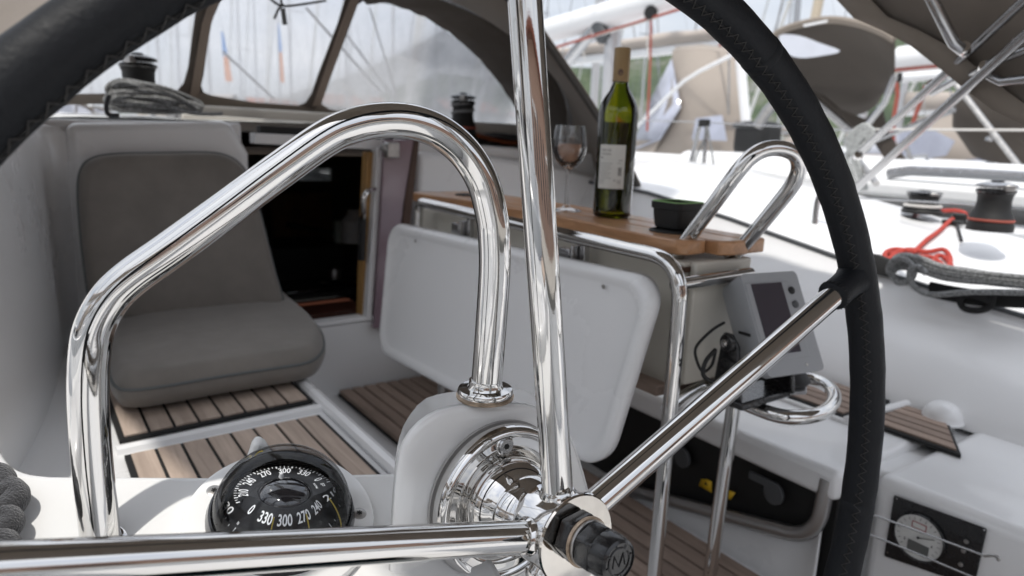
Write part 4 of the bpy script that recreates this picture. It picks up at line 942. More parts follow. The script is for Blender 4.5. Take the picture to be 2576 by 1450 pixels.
mb.grid([q4(.026, 0), q4(.0285, .002), q4(.031, .022), q4(.0315, .032), q4(.034, .033), q4(.0345, .044), q4(.033, .0445), q4(.032, .036), q4(.01, .034)], closed=True); mb.add(q4(.01, .034), [tuple(range(24))]); mb.build('pot_body', BLKM, pt, bevel=0)
mb = MB(); mb.grid([q4(.0330, .0445), q4(.0332, .0460), q4(.0318, .0460), q4(.0318, .0440)], closed=True); mb.build('paper_rim', LIME, pt)

# ================================================================ CHART PLOTTER
cpx = V((.985, -.17, 0)).normalized(); upv = V((0, .5, .87)); upv = (upv-cpx*upv.dot(cpx)).normalized(); nv = cpx.cross(upv).normalized(); nv = nv if nv.y < 0 else -nv
TL = PD(1862, 690, 1.03)
pl = thing('chart_plotter', 'grey chart plotter with dark screen on a black bracket below the table', 'chart plotter', PD(1900, 1000, 1.03))
W_, H_ = .112, .156
def PF(x, y, d=0.): return TL+cpx*(x*W_)-upv*(y*H_)+nv*d      # x, y 0..1 across the face
fo = rrect(PF(0, 1), cpx, upv, W_, H_, .008, 4)
cf = sum(fo, V((0, 0, 0)))/len(fo)
bk = [cf+(p-cf)*.86-nv*.045+upv*.006-cpx*.006 for p in fo]
bk2 = [cf+(p-cf)*.80-nv*.052+upv*.006-cpx*.006 for p in fo]
mb = MB(); mb.grid([bk2, bk, [p-nv*.012 for p in fo], fo], closed=True); mb.add(fo, [tuple(range(len(fo)))]); mb.add(bk2, [tuple(reversed(range(len(fo))))]); mb.build('case', GREYP, pl, bevel=.0015)
mb = MB(); mb.prism([PF(.03, .10, .0), PF(.80, .10, .0), PF(.80, .86, .0), PF(.03, .86, .0)], nv*.0012); mb.build('bezel', GREYP, pl, bevel=.001)
mb = MB(); mb.prism([PF(.12, .11, .0013), PF(.66, .11, .0013), PF(.66, .80, .0013), PF(.12, .80, .0013)], nv*.0008); mb.build('screen', LCD, pl)
mb = MB(); mb.lathe([(.010, 0), (.010, .002), (.008, .003), (0, .003)], PF(.82, .52, .001), nv, 24); mb.build('cursor_pad', GREYD, pl)
for y in (.2, .34):
    mb = MB(); mb.lathe([(.006, 0), (.006, .002), (.004, .003), (0, .003)], PF(.80, y, .001), nv, 16); mb.build('button', BLKM if y < .3 else GREYD, pl)
for k in range(5): t = k*1.1; MB().lathe([(.0014, 0), (.0012, .001)], PF(.82, .52, .004)+cpx*.006*math.cos(t)+upv*.006*math.sin(t), nv, 8).build('button_dot', PAPER, pl)
MB().lathe([(.002, 0), (.002, .0008), (0, .001)], PF(.70, .93, .001), nv, 10).build('indicator', PAPER, pl)
mb = MB(); sd_ = PF(-.03, .55, -.02); mb.box(sd_, (.002, .02, .004)); mb.build('vent_slot', BLKM, pl)
kc = PD(1835, 862, 1.02)
mb = MB()
for s in (0, .105):
    o_ = kc+cpx*s; A = [o_+upv*.014+V((0, -.006, 0)), o_+upv*.014+V((0, .008, 0)), o_+V((0, .016, -.004)), o_+V((0, .024, -.085)), o_+V((0, -.028, -.085)), o_+V((0, -.014, -.004))]
    mb.prism(A, cpx*.008)
mb.box(kc+cpx*.056+V((0, 0, -.088)), (.12, .055, .012)); mb.build('bracket', BLK, pl, bevel=.003)
mb = MB(); mb.lathe([(.014, 0), (.015, .004), (.012, .008), (.0, .008)], kc-cpx*.0, -cpx, 20); mb.build('bracket_knob', BLK, pl, bevel=.001)
MB().lathe([(.006, .008), (.006, .011), (.0, .0125)], kc, -cpx, 16).build('knob_screw', CHROME, pl)
MB().lathe([(.042, 0), (.048, .008), (.040, .02), (.030, .03)], PZ(1960, 960, -.375), n=28).build('swivel_base', BLKM, pl)
MB().prism([PZ(1700, 930, -.378), PZ(1860, 992, -.378), PZ(2030, 985, -.378), PZ(2030, 950, -.378), PZ(1950, 915, -.378)], (0, 0, -.006)).build('mounting_plate', mat('mounting_plate', (.45, .45, .46), .3, .6), pl, bevel=.002)
tubeobj('cable', cr_path([PD(1822, 812, 1.03), PD(1790, 832, 1.02), PD(1752, 872, 1.0), PD(1752, 905, .99), PD(1768, 935, 1.0), PD(1790, 920, 1.02), PD(1800, 885, 1.03)], 6), .0022, BLKM, pl, 8)
tubeobj('cable', cr_path([PD(1800, 880, 1.0), PD(1775, 910, .99), PD(1770, 945, .99), PD(1800, 962, 1.0), PD(1850, 955, 1.02)], 6), .0032, BLKM, pl, 8)

# ================================================================ WINCHES, ROPES
def winch(name, o, r, h, label, red=True, chrome_top=True):
    t = thing(name, label, 'winch', o)
    MB().lathe([(r*1.25, 0), (r*1.25, h*.12), (r*1.15, h*.2)], o, n=32).build('base', BLKM, t)
    if red: MB().lathe([(r*1.22, h*.20), (r*1.24, h*.215), (r*1.24, h*.235), (r*1.2, h*.25)], o, n=32).build('red_ring', REDL, t)
    MB().lathe([(r*1.2, h*.25), (r*1.08, h*.34), (r*.95, h*.44), (r*.90, h*.60), (r*.92, h*.72), (r*1.0, h*.76)], o, n=32).build('drum', BLKM, t, angle=60)
    MB().lathe([(r*.95, h*.76), (r*1.08, h*.80), (r*1.06, h*.84), (r*.9, h*.86)], o, n=32).build('lower_jaw', BLK, t)
    MB().lathe([(r*.9, h*.885), (r*1.1, h*.90), (r*1.08, h*.945), (r*.9, h*.97), (r*.5, h*1.0), (0, h*1.0)], o, n=32).build('upper_jaw', STEEL if chrome_top else BLK, t, angle=50)
    MB().lathe([(r*.36, h*.99), (r*.34, h*1.03), (r*.2, h*1.04), (0, h*1.02)], o, n=20).build('socket', BLK, t)
    MB().box(o+V((-r*.5, -r*.85, h*.9)), (r*.5, r*.5, h*.12), Matrix.Rotation(.6, 3, 'Z')).build('stripper', STEELD, t, bevel=.002)
    return t
wp = PY(335, 268, 2.28)
winch('winch', PY(354, 268, 2.28)+V((0, 0, -.02)), .046, .160, 'black winch with grey coiled rope on the cabin top behind the taupe seat', chrome_top=False)
def wobble(pts, a): return [p+V((random.uniform(-a, a), random.uniform(-a, a), random.uniform(-a, a))) for p in pts]
cr1 = thing('coiled_halyard', 'coil of grey rope hung round the winch on the cabin top', 'rope', wp+V((0, -.06, -.03)))
for k in range(26):
    u = (k % 13)/12; q_ = 1 if k < 13 else random.uniform(.25, .8)
    P_ = [(270+random.uniform(-6, 8), 222+46*u), (300, 204+38*u+random.uniform(-4, 4)), (360, 208+34*u), (430, 226+26*u+random.uniform(-5, 5)), (496+random.uniform(-14, 14), 264+12*u), (484, 276+6*u), (420, 268+14*u+random.uniform(-4, 4)), (340, 254+26*u), (285, 240+36*u)]
    P_ = [(370+(x-370)*(.5+.5*q_)-(1-q_)*30, 250+(y-250)*q_+random.uniform(-2, 2)) for x, y in P_]
    P_ = [PY(x, min(y, 289), 2.19+random.uniform(-.015, .015)-.03*math.sin(3.1*i/8)) for i, (x, y) in enumerate(P_)]
    tubeobj('rope_turn', cr_path(wobble(P_, .002), 5, True), .0052, GREYR, cr1, 7, True)
tubeobj('rope_tail', cr_path([PY(x, y, 2.12) for x, y in ((430, 272), (480, 285), (530, 288), (560, 287))], 5), .005, GREYR, cr1, 7)
tubeobj('rope_strap', cr_path([PY(x, y, 2.12) for x, y in ((275, 240), (268, 262), (272, 288), (300, 290))], 5), .006, DGREYR, cr1, 7)
w2o = PY(1163, 346, 2.28)
winch('winch', w2o, .042, .155, 'small black winch with a grey line round it right of the arched rail', red=True, chrome_top=False)
mb = MB(); mb.tube([w2o+V((math.cos(t*.5)*.040, math.sin(t*.5)*.040, .075+t*.0022)) for t in range(26)], .005, 8); lo = mb.build('winch_line', GREYR); tag(lo, 'grey line wound round the small black winch by the arched rail', 'rope')
mb = MB(); mb.tube(cr_path([PY(x, y, 2.25) for x, y in ((1190, 336), (1215, 345), (1240, 352), (1270, 358), (1320, 362))], 4), .008, 8); lo = mb.build('orange_line', mat('orange_rope', (.42, .12, .05), .8, var=.2, vscale=60)); tag(lo, 'orange line lying on the cabin top right of the small winch', 'rope')
mb = MB()
for k in range(4): mb.tube(cr_path([PY(x, y+k*5, 2.27) for x, y in ((1205, 346), (1240, 340), (1300, 345), (1350, 350), (1420, 362))], 4), .009, 8)
lo = mb.build('dark_rope_bundle', DGREYR); tag(lo, 'dark rope bundle along the cabin top below the right hood window', 'rope')
# starboard coaming winches
sw_o = PZ(2490, 583, -.20)
winch('winch', PX(2488, 580, 1.98), .041, .120, 'large black winch with chrome top and red stripe on the sunny deck')
winch('winch', PX(2318, 537, 2.16), .043, .065, 'low dark grey winch drum with pale line on the sunny deck', red=False, chrome_top=False)
mb = MB()
wo3 = PX(2318, 537, 2.16)
mb.tube([wo3+V((math.cos(t*.4)*.046, math.sin(t*.4)*.046, .022)) for t in range(17)], .005, 7); lo = mb.build('winch_line', WHITER); tag(lo, 'pale line wound round the low dark grey winch drum', 'rope')
# red rope
rr = thing('red_rope', 'bright red rope lying in loops on the sunny starboard deck', 'rope', PX(2330, 660, 1.80))
def DK(x, y, lift=.006):   # on the coaming top
    q = ray(x, y); best = None
    for i in range(200):
        X_ = 1.70+.75*i/199; p = q*(X_/q.x); f_ = [(1.70, -.004), (1.712, .004), (1.9, .03), (2.12, .07), (2.25, .075), (2.38, .03), (2.43, -.03), (2.6, -.1)]
        for (a, za), (b, zb) in zip(f_, f_[1:]):
            if a <= X_ <= b: zz = za+(zb-za)*(X_-a)/(b-a); break
        zz += ez(p.y)
        if p.z <= zz: return p+V((0, 0, lift))
        best = p
    return best
for P_ in ([(2300, 540), (2345, 533), (2400, 530), (2428, 538), (2425, 552), (2395, 562), (2360, 590), (2330, 615), (2300, 640), (2290, 645), (2250, 635), (2225, 650), (2235, 665), (2290, 668)],
           [(2235, 650), (2280, 640), (2330, 642), (2370, 640), (2388, 655), (2385, 680), (2370, 695), (2350, 688), (2345, 668), (2360, 655), (2385, 665), (2392, 690)],
           [(2225, 665), (2260, 652), (2300, 655), (2340, 660), (2365, 672), (2380, 695)],
           [(2240, 672), (2280, 660), (2320, 668), (2350, 682), (2372, 700)]):
    tubeobj('rope_loop', cr_path([DK(x, y, .008+.004*(i % 2)) for i, (x, y) in enumerate(P_)], 5), .0062, REDR, rr, 8)
bk_ = thing('black_cleat', 'black rope clutch with a hanging strap at the end of the red rope', 'cleat', DK(2410, 565))
mb = MB(); mb.box(DK(2410, 562, .014), (.05, .035, .03), Matrix.Rotation(.5, 3, 'Z')); mb.box(DK(2395, 568, .01), (.03, .05, .012)); mb.build('cleat_body', BLKM, bk_, bevel=.004)
tubeobj('strap', cr_path([DK(2405, 572, .01), DK(2412, 590, .006), DK(2418, 612, .006)], 4), .004, BLKM, bk_, 6)
# sheet bundle hanging over the coaming edge
sb = thing('grey_sheet_bundle', 'bundle of braided grey sheet draped over the starboard coaming edge', 'rope', PX(2400, 700, 1.69))
for k in range(11):
    u = k/10
    P_ = [(2236+10*u, 668+20*u), (2262, 645+30*u+random.uniform(-4, 4)), (2310, 648+32*u), (2370, 668+28*u+random.uniform(-5, 5)), (2440, 682+26*u), (2520, 692+24*u+random.uniform(-4, 4)), (2640, 702+26*u)]
    tubeobj('rope_strand', cr_path([PX(x, y, 1.665-.010*math.sin(k*2.1)) for x, y in P_], 5), .0062, GREYR, sb, 8)
tubeobj('rope_strand', cr_path([PX(x, y, 1.64) for x, y in ((2250, 700), (2235, 680), (2248, 655), (2280, 655), (2300, 680), (2290, 705), (2262, 712))], 5, True), .0068, GREYR, sb, 8, True)
tubeobj('rope_strand', cr_path([PX(x, y, 1.635) for x, y in ((2330, 690), (2312, 672), (2290, 680), (2290, 705), (2310, 730), (2350, 742), (2450, 735), (2640, 738))], 5), .0066, GREYR, sb, 8)
kb = thing('black_rope_bundle', 'black rope with one hanging loop under the grey sheet bundle', 'rope', PX(2480, 760, 1.67))
for k in range(6): tubeobj('rope_strand', cr_path([PX(x, y+5*k, 1.675) for x, y in ((2340, 716), (2400, 728), (2470, 738), (2550, 742), (2650, 746))], 4), .007, BLKR, kb, 7)
tubeobj('rope_loop', cr_path([PX(x, y, 1.66) for x, y in ((2500, 740), (2492, 770), (2460, 782), (2425, 776), (2416, 756), (2432, 742), (2460, 748), (2495, 762))], 6), .0068, BLKR, kb, 8)
MB().prism([PX(2160, 655, 1.69), PX(2172, 635, 1.70), PX(2215, 640, 1.70), PX(2250, 655, 1.695), PX(2250, 700, 1.685), PX(2172, 680, 1.69)], (-.012, 0, 0)).build('black_pocket', BLKM, kb, bevel=.004)
# thick grey rope coil at the left, on the console
gc = thing('thick_rope_coil', 'thick fuzzy dark grey rope coil at the left edge on the sunlit console', 'rope', PCn(20, 1300))
def CL(x, y, h): return PP(x, y, QC+NC*h, NC)
for P_, r_ in (([(-90, 1215), (-30, 1196), (10, 1196), (22, 1215), (5, 1235), (-60, 1262)], .0098), ([(-90, 1275), (-20, 1262), (40, 1238), (54, 1252), (40, 1272), (0, 1295), (-80, 1320)], .0102), ([(-90, 1232), (-30, 1240), (30, 1228), (50, 1238)], .0095), ([(-90, 1345), (-20, 1318), (25, 1302), (40, 1316), (20, 1338), (-30, 1362), (-90, 1380)], .0100), ([(-90, 1400), (-20, 1372), (10, 1362), (30, 1375), (0, 1400)], .0100)):
    tubeobj('rope_turn', cr_path([CL(x-16, y, .014) for x, y in P_], 6), r_, DGREYR, gc, 16)
# ================================================================ ENGINE PANEL on the aft bench
ep = thing('engine_panel', 'black engine panel with round white gauge on the white bench front', 'instrument panel', PX(2350, 1350, 1.115))
def EP(x, y, o=0.): return PX(x, y, 1.118-o)
e0 = [EP(2252, 1246), EP(2485, 1330), EP(2452, 1476), EP(2226, 1398)]
mb = MB(); mb.prism(fillet(e0+[e0[0]], .004, 3), (-.004, 0, 0)); mb.build('panel_plate', BLK, ep, bevel=.001)
gc_ = EP(2312, 1352, .005); g_ = 1.38
mb = MB(); mb.lathe([(.0285*g_, 0), (.0285*g_, .003), (.0265*g_, .0045), (.0262*g_, .002)], gc_, (-1, 0, 0), 40); mb.build('gauge_ring', BLK, ep)
mb = MB(); mb.lathe([(.0262*g_, 0), (.0262*g_, .0022), (0, .0022)], gc_, (-1, 0, 0), 40); mb.build('gauge_face', DIAL, ep)
mb = MB()
GY = V((0, -g_, 0)); GZ = V((0, 0, g_)); go = gc_+V((-.0028, 0, 0))
for k in range(17):
    t = rad(220-k*16); d_ = GY*math.cos(t)+GZ*math.sin(t); e_ = GY*-math.sin(t)+GZ*math.cos(t); mb.add([go+d_*.0235+e_*.0003, go+d_*.0235-e_*.0003, go+d_*.0205-e_*.0003, go+d_*.0205+e_*.0003], [(0, 1, 2, 3)])
put_text(mb, '0', .005, go+GY*-.014+GZ*-.008, GY, GZ, None); put_text(mb, '4', .005, go+GY*.015+GZ*-.004, GY, GZ, None)
mb.build('gauge_marks', BLKM, ep, smooth=False, fixn=False)
MB().prism([go+GY*a+GZ*b for a, b in ((-.009, .010), (.007, .010), (.007, .018), (-.009, .018))], (-.0004, 0, 0)).build('gauge_mark_frame', mat('dull_red_print', (.3, .08, .08), .6), ep)
MB().prism([go+V((-.0004, 0, 0))+GY*a+GZ*b for a, b in ((-.0078, .0112), (.0058, .0112), (.0058, .0168), (-.0078, .0168))], (-.0004, 0, 0)).build('gauge_inset', DIAL, ep)
MB().prism([go+GY*a+GZ*b for a, b in ((-.010, -.019), (.013, -.019), (.013, -.006), (-.010, -.006))], (-.0006, 0, 0)).build('gauge_lcd', mat('gauge_lcd', (.12, .125, .12), .3), ep)
MB().tube([go+V((-.001, 0, 0)), go+V((-.001, 0, 0))+GY*.017+GZ*.006], .0006, 6).build('needle', BLKM, ep); MB().lathe([(.002, 0), (.002, .0016), (0, .002)], go, (-1, 0, 0), 12).build('needle_cap', BLKM, ep)
for x, y in ((2432, 1362), (2425, 1386), (2418, 1420)): MB().lathe([(.0035, 0), (.0035, .0022), (.0028, .0035), (.0, .0036)], EP(x, y, .005), (-1, 0, 0), 16).build('switch_button', STEELD, ep)
for x, y in ((2257, 1255), (2476, 1334), (2233, 1390), (2446, 1466)): MB().lathe([(.0016, 0), (.0014, .001)], EP(x, y, .004), (-1, 0, 0), 10).build('panel_screw', STEEL, ep)
for i, P_ in enumerate((((2180, 1290), (2300, 1333), (2480, 1400)), ((2180, 1342), (2300, 1390), (2560, 1500)))):
    t = tubeobj('steel_wire', [PX(x, y, 1.06) for x, y in P_], .0016, STEEL, None, 8); tag(t, 'upper thin steel wire crossing in front of the engine panel' if i == 0 else 'lower thin steel wire crossing in front of the engine panel', 'wire')
t = tubeobj('wire_hook', cr_path([PX(x, y, 1.06) for x, y in ((2476, 1399), (2500, 1398), (2513, 1405), (2510, 1410))], 4), .0024, STEELD, None, 8); tag(t, 'small hook at the end of the upper wire by the engine panel', 'hook')
# white moulded cap on the bench
dm = PZ(2368, 1058, SEAT-.012)
mb = MB(); k_ = .036; mb.lathe([(k_*1.08, 0), (k_*1.1, .003), (k_, .006)]+[(k_*math.cos(rad(t)), .006+k_*.95*math.sin(rad(t))) for t in range(15, 91, 15)], V((dm.x, dm.y, SEAT-.012)), n=32); o = mb.build('moulded_cap', GEL, None, angle=60); tag(o, 'white domed plastic cap at the edge of the starboard bench teak', 'cap')
# lifelines, stanchion and knotted rope along the starboard rail
ll = thing('lifeline', 'steel lifelines with stanchions along the starboard deck edge', 'lifeline', PX(2400, 480, 2.70))
LX = 2.70
tubeobj('upper_wire', [PX(2165, 326, LX), PX(2620, 328, LX)], .0042, WHITER, ll, 8)
tubeobj('lower_wire', [PX(2150, 498, 2.05), PX(2400, 512, 2.05), PX(2640, 530, 2.05)], .0026, STEEL, ll, 8)
tubeobj('upper_wire', [PX(1600, 303, LX), PX(1770, 308, LX), PX(2165, 330, LX)], .003, STEEL, ll, 8)
tubeobj('stanchion', [PX(1763, 306, LX), PX(1740, 400, LX), PX(1716, 505, LX)], .011, STEEL, ll)
tubeobj('stanchion', [PX(1778, 314, LX), PX(1770, 420, LX), PX(1763, 505, LX)], .010, STEEL, ll)
MB().box(PX(1772, 310, LX), (.03, .05, .035)).build('stanchion_head', BLKM, ll, bevel=.004)
tubeobj('hanging_line', cr_path([PX(x, y, LX-.02) for x, y in ((1780, 318), (1772, 350), (1755, 385), (1746, 420), (1752, 445), (1772, 458), (1790, 448), (1795, 415), (1785, 350), (1780, 318))], 5), .005, GREYR, ll, 8)
tubeobj('hanging_line', cr_path([PX(x, y, LX-.02) for x, y in ((1782, 440), (1785, 480), (1788, 510))], 3), .004, GREYR, ll, 8)
kn = thing('knotted_rope', 'pale grey rope knotted round the lifeline just right of the wheel rim', 'rope', PX(2165, 400, LX))
for k in range(7):
    c = PX(2160+random.uniform(-12, 12), 350+random.uniform(-8, 16), LX-.03); a = random.uniform(0, 3)
    tubeobj('rope_turn', [c+V((0, math.cos(t*.524)*.050*math.cos(a)-math.sin(t*.524)*.022*math.sin(a), math.sin(t*.524)*.040+math.cos(t*.524)*.02*math.sin(a))) for t in range(12)], .0095, mat('pale_grey_rope', (.36, .37, .36), .85, var=.3, vscale=90, bump=.6, bscale=200), kn, 8, True)
for dx in (-14, 0, 10): tubeobj('rope_tail', cr_path([PX(x+dx, y, LX-.03) for x, y in ((2150, 370), (2145, 400), (2155, 430), (2170, 478))], 4), .0085, MATS['pale_grey_rope'], kn, 8)
sh1 = tubeobj('deck_handle', cr_path([PX(x, y, 1.86) for x, y in ((2120, 474), (2085, 480), (2064, 492), (2054, 520), (2046, 600), (2038, 700))], 5), .0085, STEEL, None, 12); tag(sh1, 'curved steel handle standing on the sunny deck left of the wheel rim', 'handle')

# ================================================================ NEIGHBOURING YACHTS
def yacht(label, x, y, rot=0, canvas=CANVB, cover=SAILC, boomz=1.35, L_=12.0, mast=17.0, detail=2, group=None, tent=False, hoodcol=None, hull_m=None, bimini=True, stripe=True):
    # local frame: X starboard, Y towards the bow, origin amidships on the centreline at the waterline
    t = thing('moored_yacht', label, 'yacht', (x, y, WATER), group)
    hull_m = hull_m or WHITE2
    W0 = V((x, y, WATER)); R = Matrix.Rotation(rot, 3, 'Z')
    def T(px, py, pz): return W0+R @ V((px, py, pz))
    def G(rows): return [[T(*p) for p in r] for r in rows]
    dk = 1.22
    secs = ((-.5, .82, 0), (-.42, .9, 0), (-.2, .98, 0), (0, 1, .02), (.2, .93, .06), (.35, .68, .12), (.45, .33, .17), (.5, .02, .2))
    hb = 1.95
    rows = []
    for f, k, s in secs:
        rows.append([(-hb*k*.55, f*L_, -.3), (-hb*k*.9, f*L_, .1), (-hb*k, f*L_, .75), (-hb*k, f*L_, dk+s), (-hb*k+.05, f*L_, dk+s+.03), (-hb*k+.10, f*L_, dk+s-.01), (0, f*L_, dk+s+.05), (hb*k-.10, f*L_, dk+s-.01), (hb*k-.05, f*L_, dk+s+.03), (hb*k, f*L_, dk+s), (hb*k, f*L_, .75), (hb*k*.9, f*L_, .1), (hb*k*.55, f*L_, -.3)])
    mb = MB(); mb.grid(G(rows)); mb.add(G(rows)[0], [tuple(range(13))]); mb.build('hull', hull_m, t, angle=50)
    if stripe:
        for s in (-1, 1):
            st_ = [[(s*(hb*k+.006), f*L_, dk+q-.30), (s*(hb*k+.006), f*L_, dk+q-.22)] for f, k, q in secs]
            MB().grid(G(st_)).build('hull_stripe', NAVY, t, solid=.004)
    # coachroof with dark windows
    cr_ = [[(-.9*k, f*L_, dk), (-.82*k, f*L_, dk+.30*h), (-.55*k, f*L_, dk+.40*h), (0, f*L_, dk+.44*h), (.55*k, f*L_, dk+.40*h), (.82*k, f*L_, dk+.30*h), (.9*k, f*L_, dk)] for f, k, h in ((-.10, 1.35, 1), (.05, 1.3, 1), (.2, 1.05, .85), (.3, .7, .3))]
    mb = MB(); mb.grid(G(cr_)); mb.add(G(cr_)[0], [tuple(range(7))]); mb.build('coachroof', GELD, t, angle=50)
    for s in (-1, 1):
        for f0, f1 in ((-.08, .0), (.03, .11)):
            MB().grid(G([[(s*1.205, f0*L_, dk+.08), (s*1.135, f0*L_+.06, dk+.25)], [(s*1.19, f1*L_, dk+.08), (s*1.12, f1*L_, dk+.24)]])).build('cabin_window', GLAZ, t, solid=.01)
    # coamings and cockpit
    for s in (-1, 1): MB().box(T(s*1.25, -.28*L_, dk+.12), (.45, .34*L_, .28), R).build('coaming', GEL, t, bevel=.06, seg=3)
    # mast, spreaders, boom and sail cover
    MB().tube([T(0, .08*L_, dk+.3), T(0, .08*L_, mast)], .085, 10).build('mast', mat('mast_alloy', (.55, .55, .56), .35, .6), t)
    for h in (.40, .70):
        MB().tube([T(-1.0*(1.2-h), .07*L_, dk+mast*h), T(0, .08*L_, dk+mast*h+.05), T(1.0*(1.2-h), .07*L_, dk+mast*h)], .035, 6).build('spreader', STEEL, t)
    rg = MB()
    for P_ in ([(0, .49*L_, dk+.3), (0, .08*L_, mast-.3)], [(0, -.48*L_, dk+.1), (0, .08*L_, mast)], [(-1.7, .06*L_, dk), (-.8, .07*L_, dk+mast*.40), (0, .08*L_, mast*.95)], [(1.7, .06*L_, dk), (.8, .07*L_, dk+mast*.40), (0, .08*L_, mast*.95)], [(-1.6, .03*L_, dk), (0, .08*L_, dk+mast*.4)], [(1.6, .03*L_, dk), (0, .08*L_, dk+mast*.4)]):
        rg.tube([T(*p) for p in P_], .010 if detail < 2 else .008, 4)
    rg.build('rigging', STEEL, t)
    MB().tube([T(0, .465*L_, dk+.5), T(0, .1*L_, mast-1.0)], .055, 6).build('furled_genoa', mat('furled_sail', (.68, .67, .64), .8), t)
    bz_ = dk+boomz-.05
    if boomz:
        MB().tube([T(0, .07*L_, bz_), T(0, -.30*L_, bz_+.12)], .085, 12).build('boom', WHITE, t)
        if cover:
            rows = []
            for i in range(9):
                u = i/8; yy = .07*L_-.36*L_*u; zz = bz_+.12*u; hgt = .46-.24*u; wd = .17-.05*u
                rows.append([(wd*math.cos(a)*(.9 if k in (0, 4) else 1)+.012*math.sin(i*2.3+k), yy, zz+hgt*.5+hgt*.55*math.sin(a)) for k, a in enumerate([rad(-80), rad(-20), rad(30), rad(70), rad(90), rad(110), rad(150), rad(200), rad(260)])])
            mb = MB(); mb.grid(G(rows)); mb.build('sail_cover', cover, t, solid=.01, angle=180)
    # sprayhood
    hc = hoodcol or canvas
    ar = lambda yy, hw, zt, n=12, zb=dk+.25: [(hw*math.cos(rad(180*i/n)), yy, zb+(zt-zb)*abs(math.sin(rad(180*i/n)))**.75) for i in range(n+1)]
    MB().grid(G([ar(-.12*L_, 1.2, dk+1.12), ar(-.07*L_, 1.22, dk+1.15), ar(-.035*L_, 1.2, dk+1.0)])).build('sprayhood', hc, t, solid=.01)
    a2, b2 = ar(-.035*L_, 1.2, dk+1.0), ar(.02*L_, 1.1, dk+.5)
    MB().grid(G([a2, b2])).build('hood_window', VINYL2, t)
    for i in (0, 4, 8, 12): MB().tube([T(*a2[i]), T(*b2[i])], .03, 6).build('hood_seam', hc, t)
    if bimini:
        ya, yb = -.20*L_, -.40*L_
        if tent: ya = -.125*L_
        MB().grid(G([ar(ya, 1.45, dk+1.95, 12, dk+1.45), ar((ya+yb)/2, 1.5, dk+2.02, 12, dk+1.45), ar(yb, 1.45, dk+1.92, 12, dk+1.45)])).build('bimini', canvas, t, solid=.01)
        for s in (-1, 1):
            for yy in (ya, yb): MB().tube([T(s*1.45, yy, dk+1.45), T(s*1.55, -.3*L_, dk+.15)], .014, 6).build('bimini_leg', STEEL, t)
        if tent:
            for s in (-1, 1):
                P0 = [(s*1.45, ya, dk+1.5), (s*1.47, (ya+yb)/2, dk+1.5), (s*1.45, yb, dk+1.5)]; P1 = [(s*1.62, ya+.3, dk+.22), (s*1.66, (ya+yb)/2, dk+.22), (s*1.62, yb-.2, dk+.22)]
                MB().grid(G([P0, P1])).build('side_curtain', canvas, t, solid=.008)
                for u0, u1 in ((.08, .42), (.55, .92)):
                    w_ = []
                    for v in (.25, .78):
                        w_.append([tuple(V(P0[0]).lerp(V(P0[2]), u).lerp(V(P1[0]).lerp(V(P1[2]), u), v)+V((s*.03, 0, 0))) for u in (u0+(.1 if v < .5 else 0), u1-(.06 if v < .5 else 0))])
                    MB().grid(G(w_)).build('curtain_window', mat('shiny_curtain_window', (.42, .44, .52), .12, var=.35, vscale=3, coat=.8), t, solid=.004)
    if detail >= 1:
        for s in (-1, 1):
            st_ = MB()
            for f in (-.4, -.28, -.16, -.04, .08, .2, .32):
                k = 1 if f < .15 else .84 if f < .25 else .72
                MB().tube([T(s*(hb*k-.07), f*L_, dk), T(s*(hb*k-.09), f*L_, dk+.6)], .013, 6).build('stanchion', STEEL, t)
            for h in (.3, .6): st_.tube([T(s*(hb*.93-.07), -.46*L_, dk+h), T(s*(hb-.08), -.2*L_, dk+h), T(s*(hb-.08), .05*L_, dk+h), T(s*(hb*.84-.08), .22*L_, dk+h), T(s*.25, .48*L_, dk+h+.1)], .005, 5)
            st_.build('lifelines', STEEL, t)
        for s in (-1, 1):
            MB().lathe([(.11, 0), (.11, .04), (.08, .08), (.085, .14), (.11, .17), (0, .18)], T(s*1.28, -.22*L_, dk+.26), n=16).build('winch', BLK, t)
        MB().tube(fillet([T(-1.6, -.40*L_, dk+.1), T(-1.6, -.40*L_, dk+.75), T(-1.45, -.485*L_, dk+.75), T(-.5, -.49*L_, dk+.75), T(-.5, -.49*L_, dk+.1)], .15, 4), .014, 6).build('pushpit', STEEL, t)
        MB().tube(fillet([T(1.6, -.40*L_, dk+.1), T(1.6, -.40*L_, dk+.75), T(1.45, -.485*L_, dk+.75), T(.5, -.49*L_, dk+.75), T(.5, -.49*L_, dk+.1)], .15, 4), .014, 6).build('pushpit', STEEL, t)
        for f in (-.3, -.05, .2): MB().lathe([(.02, 0), (.11, .08), (.13, .3), (.11, .52), (.02, .6)], T(-hb-.09, f*L_, .35), n=12).build('fender', WHITE, t)
    return t

# yacht A, right beside to starboard
A_ = yacht('white yacht moored right beside to starboard with a white boom overhead', 5.0, 4.5, 0, cover=None, boomz=0, bimini=False, hoodcol=CANVD, detail=0)
for c in list(A_.children):
    if c.name.startswith(('sprayhood', 'hood_window', 'hood_seam', 'coachroof', 'cabin_window')): bpy.data.objects.remove(c)
def XA(x, y): return PX(x, y, 5.0)
MB().tube([PX(1250, 120, 4.95), PX(1360, 84, 4.95), PX(1760, -26, 4.95), PX(1980, -90, 4.95)], .125, 20).build('boom', WHITE, A_)
MB().tube([PX(1355, 133, 4.85), PX(1760, 8, 4.85), PX(1900, -30, 4.85)], .013, 6).build('red_reefing_line', REDL, A_)
MB().tube([PX(1500, 92, 4.85), PX(1655, 45, 4.85)], .008, 6).build('reefing_line', WHITER, A_)
MB().tube([PX(1508, 58, 4.93), PX(1395, 195, 4.93), PX(1340, 260, 4.93)], .062, 14).build('boom_vang', STEEL, A_)
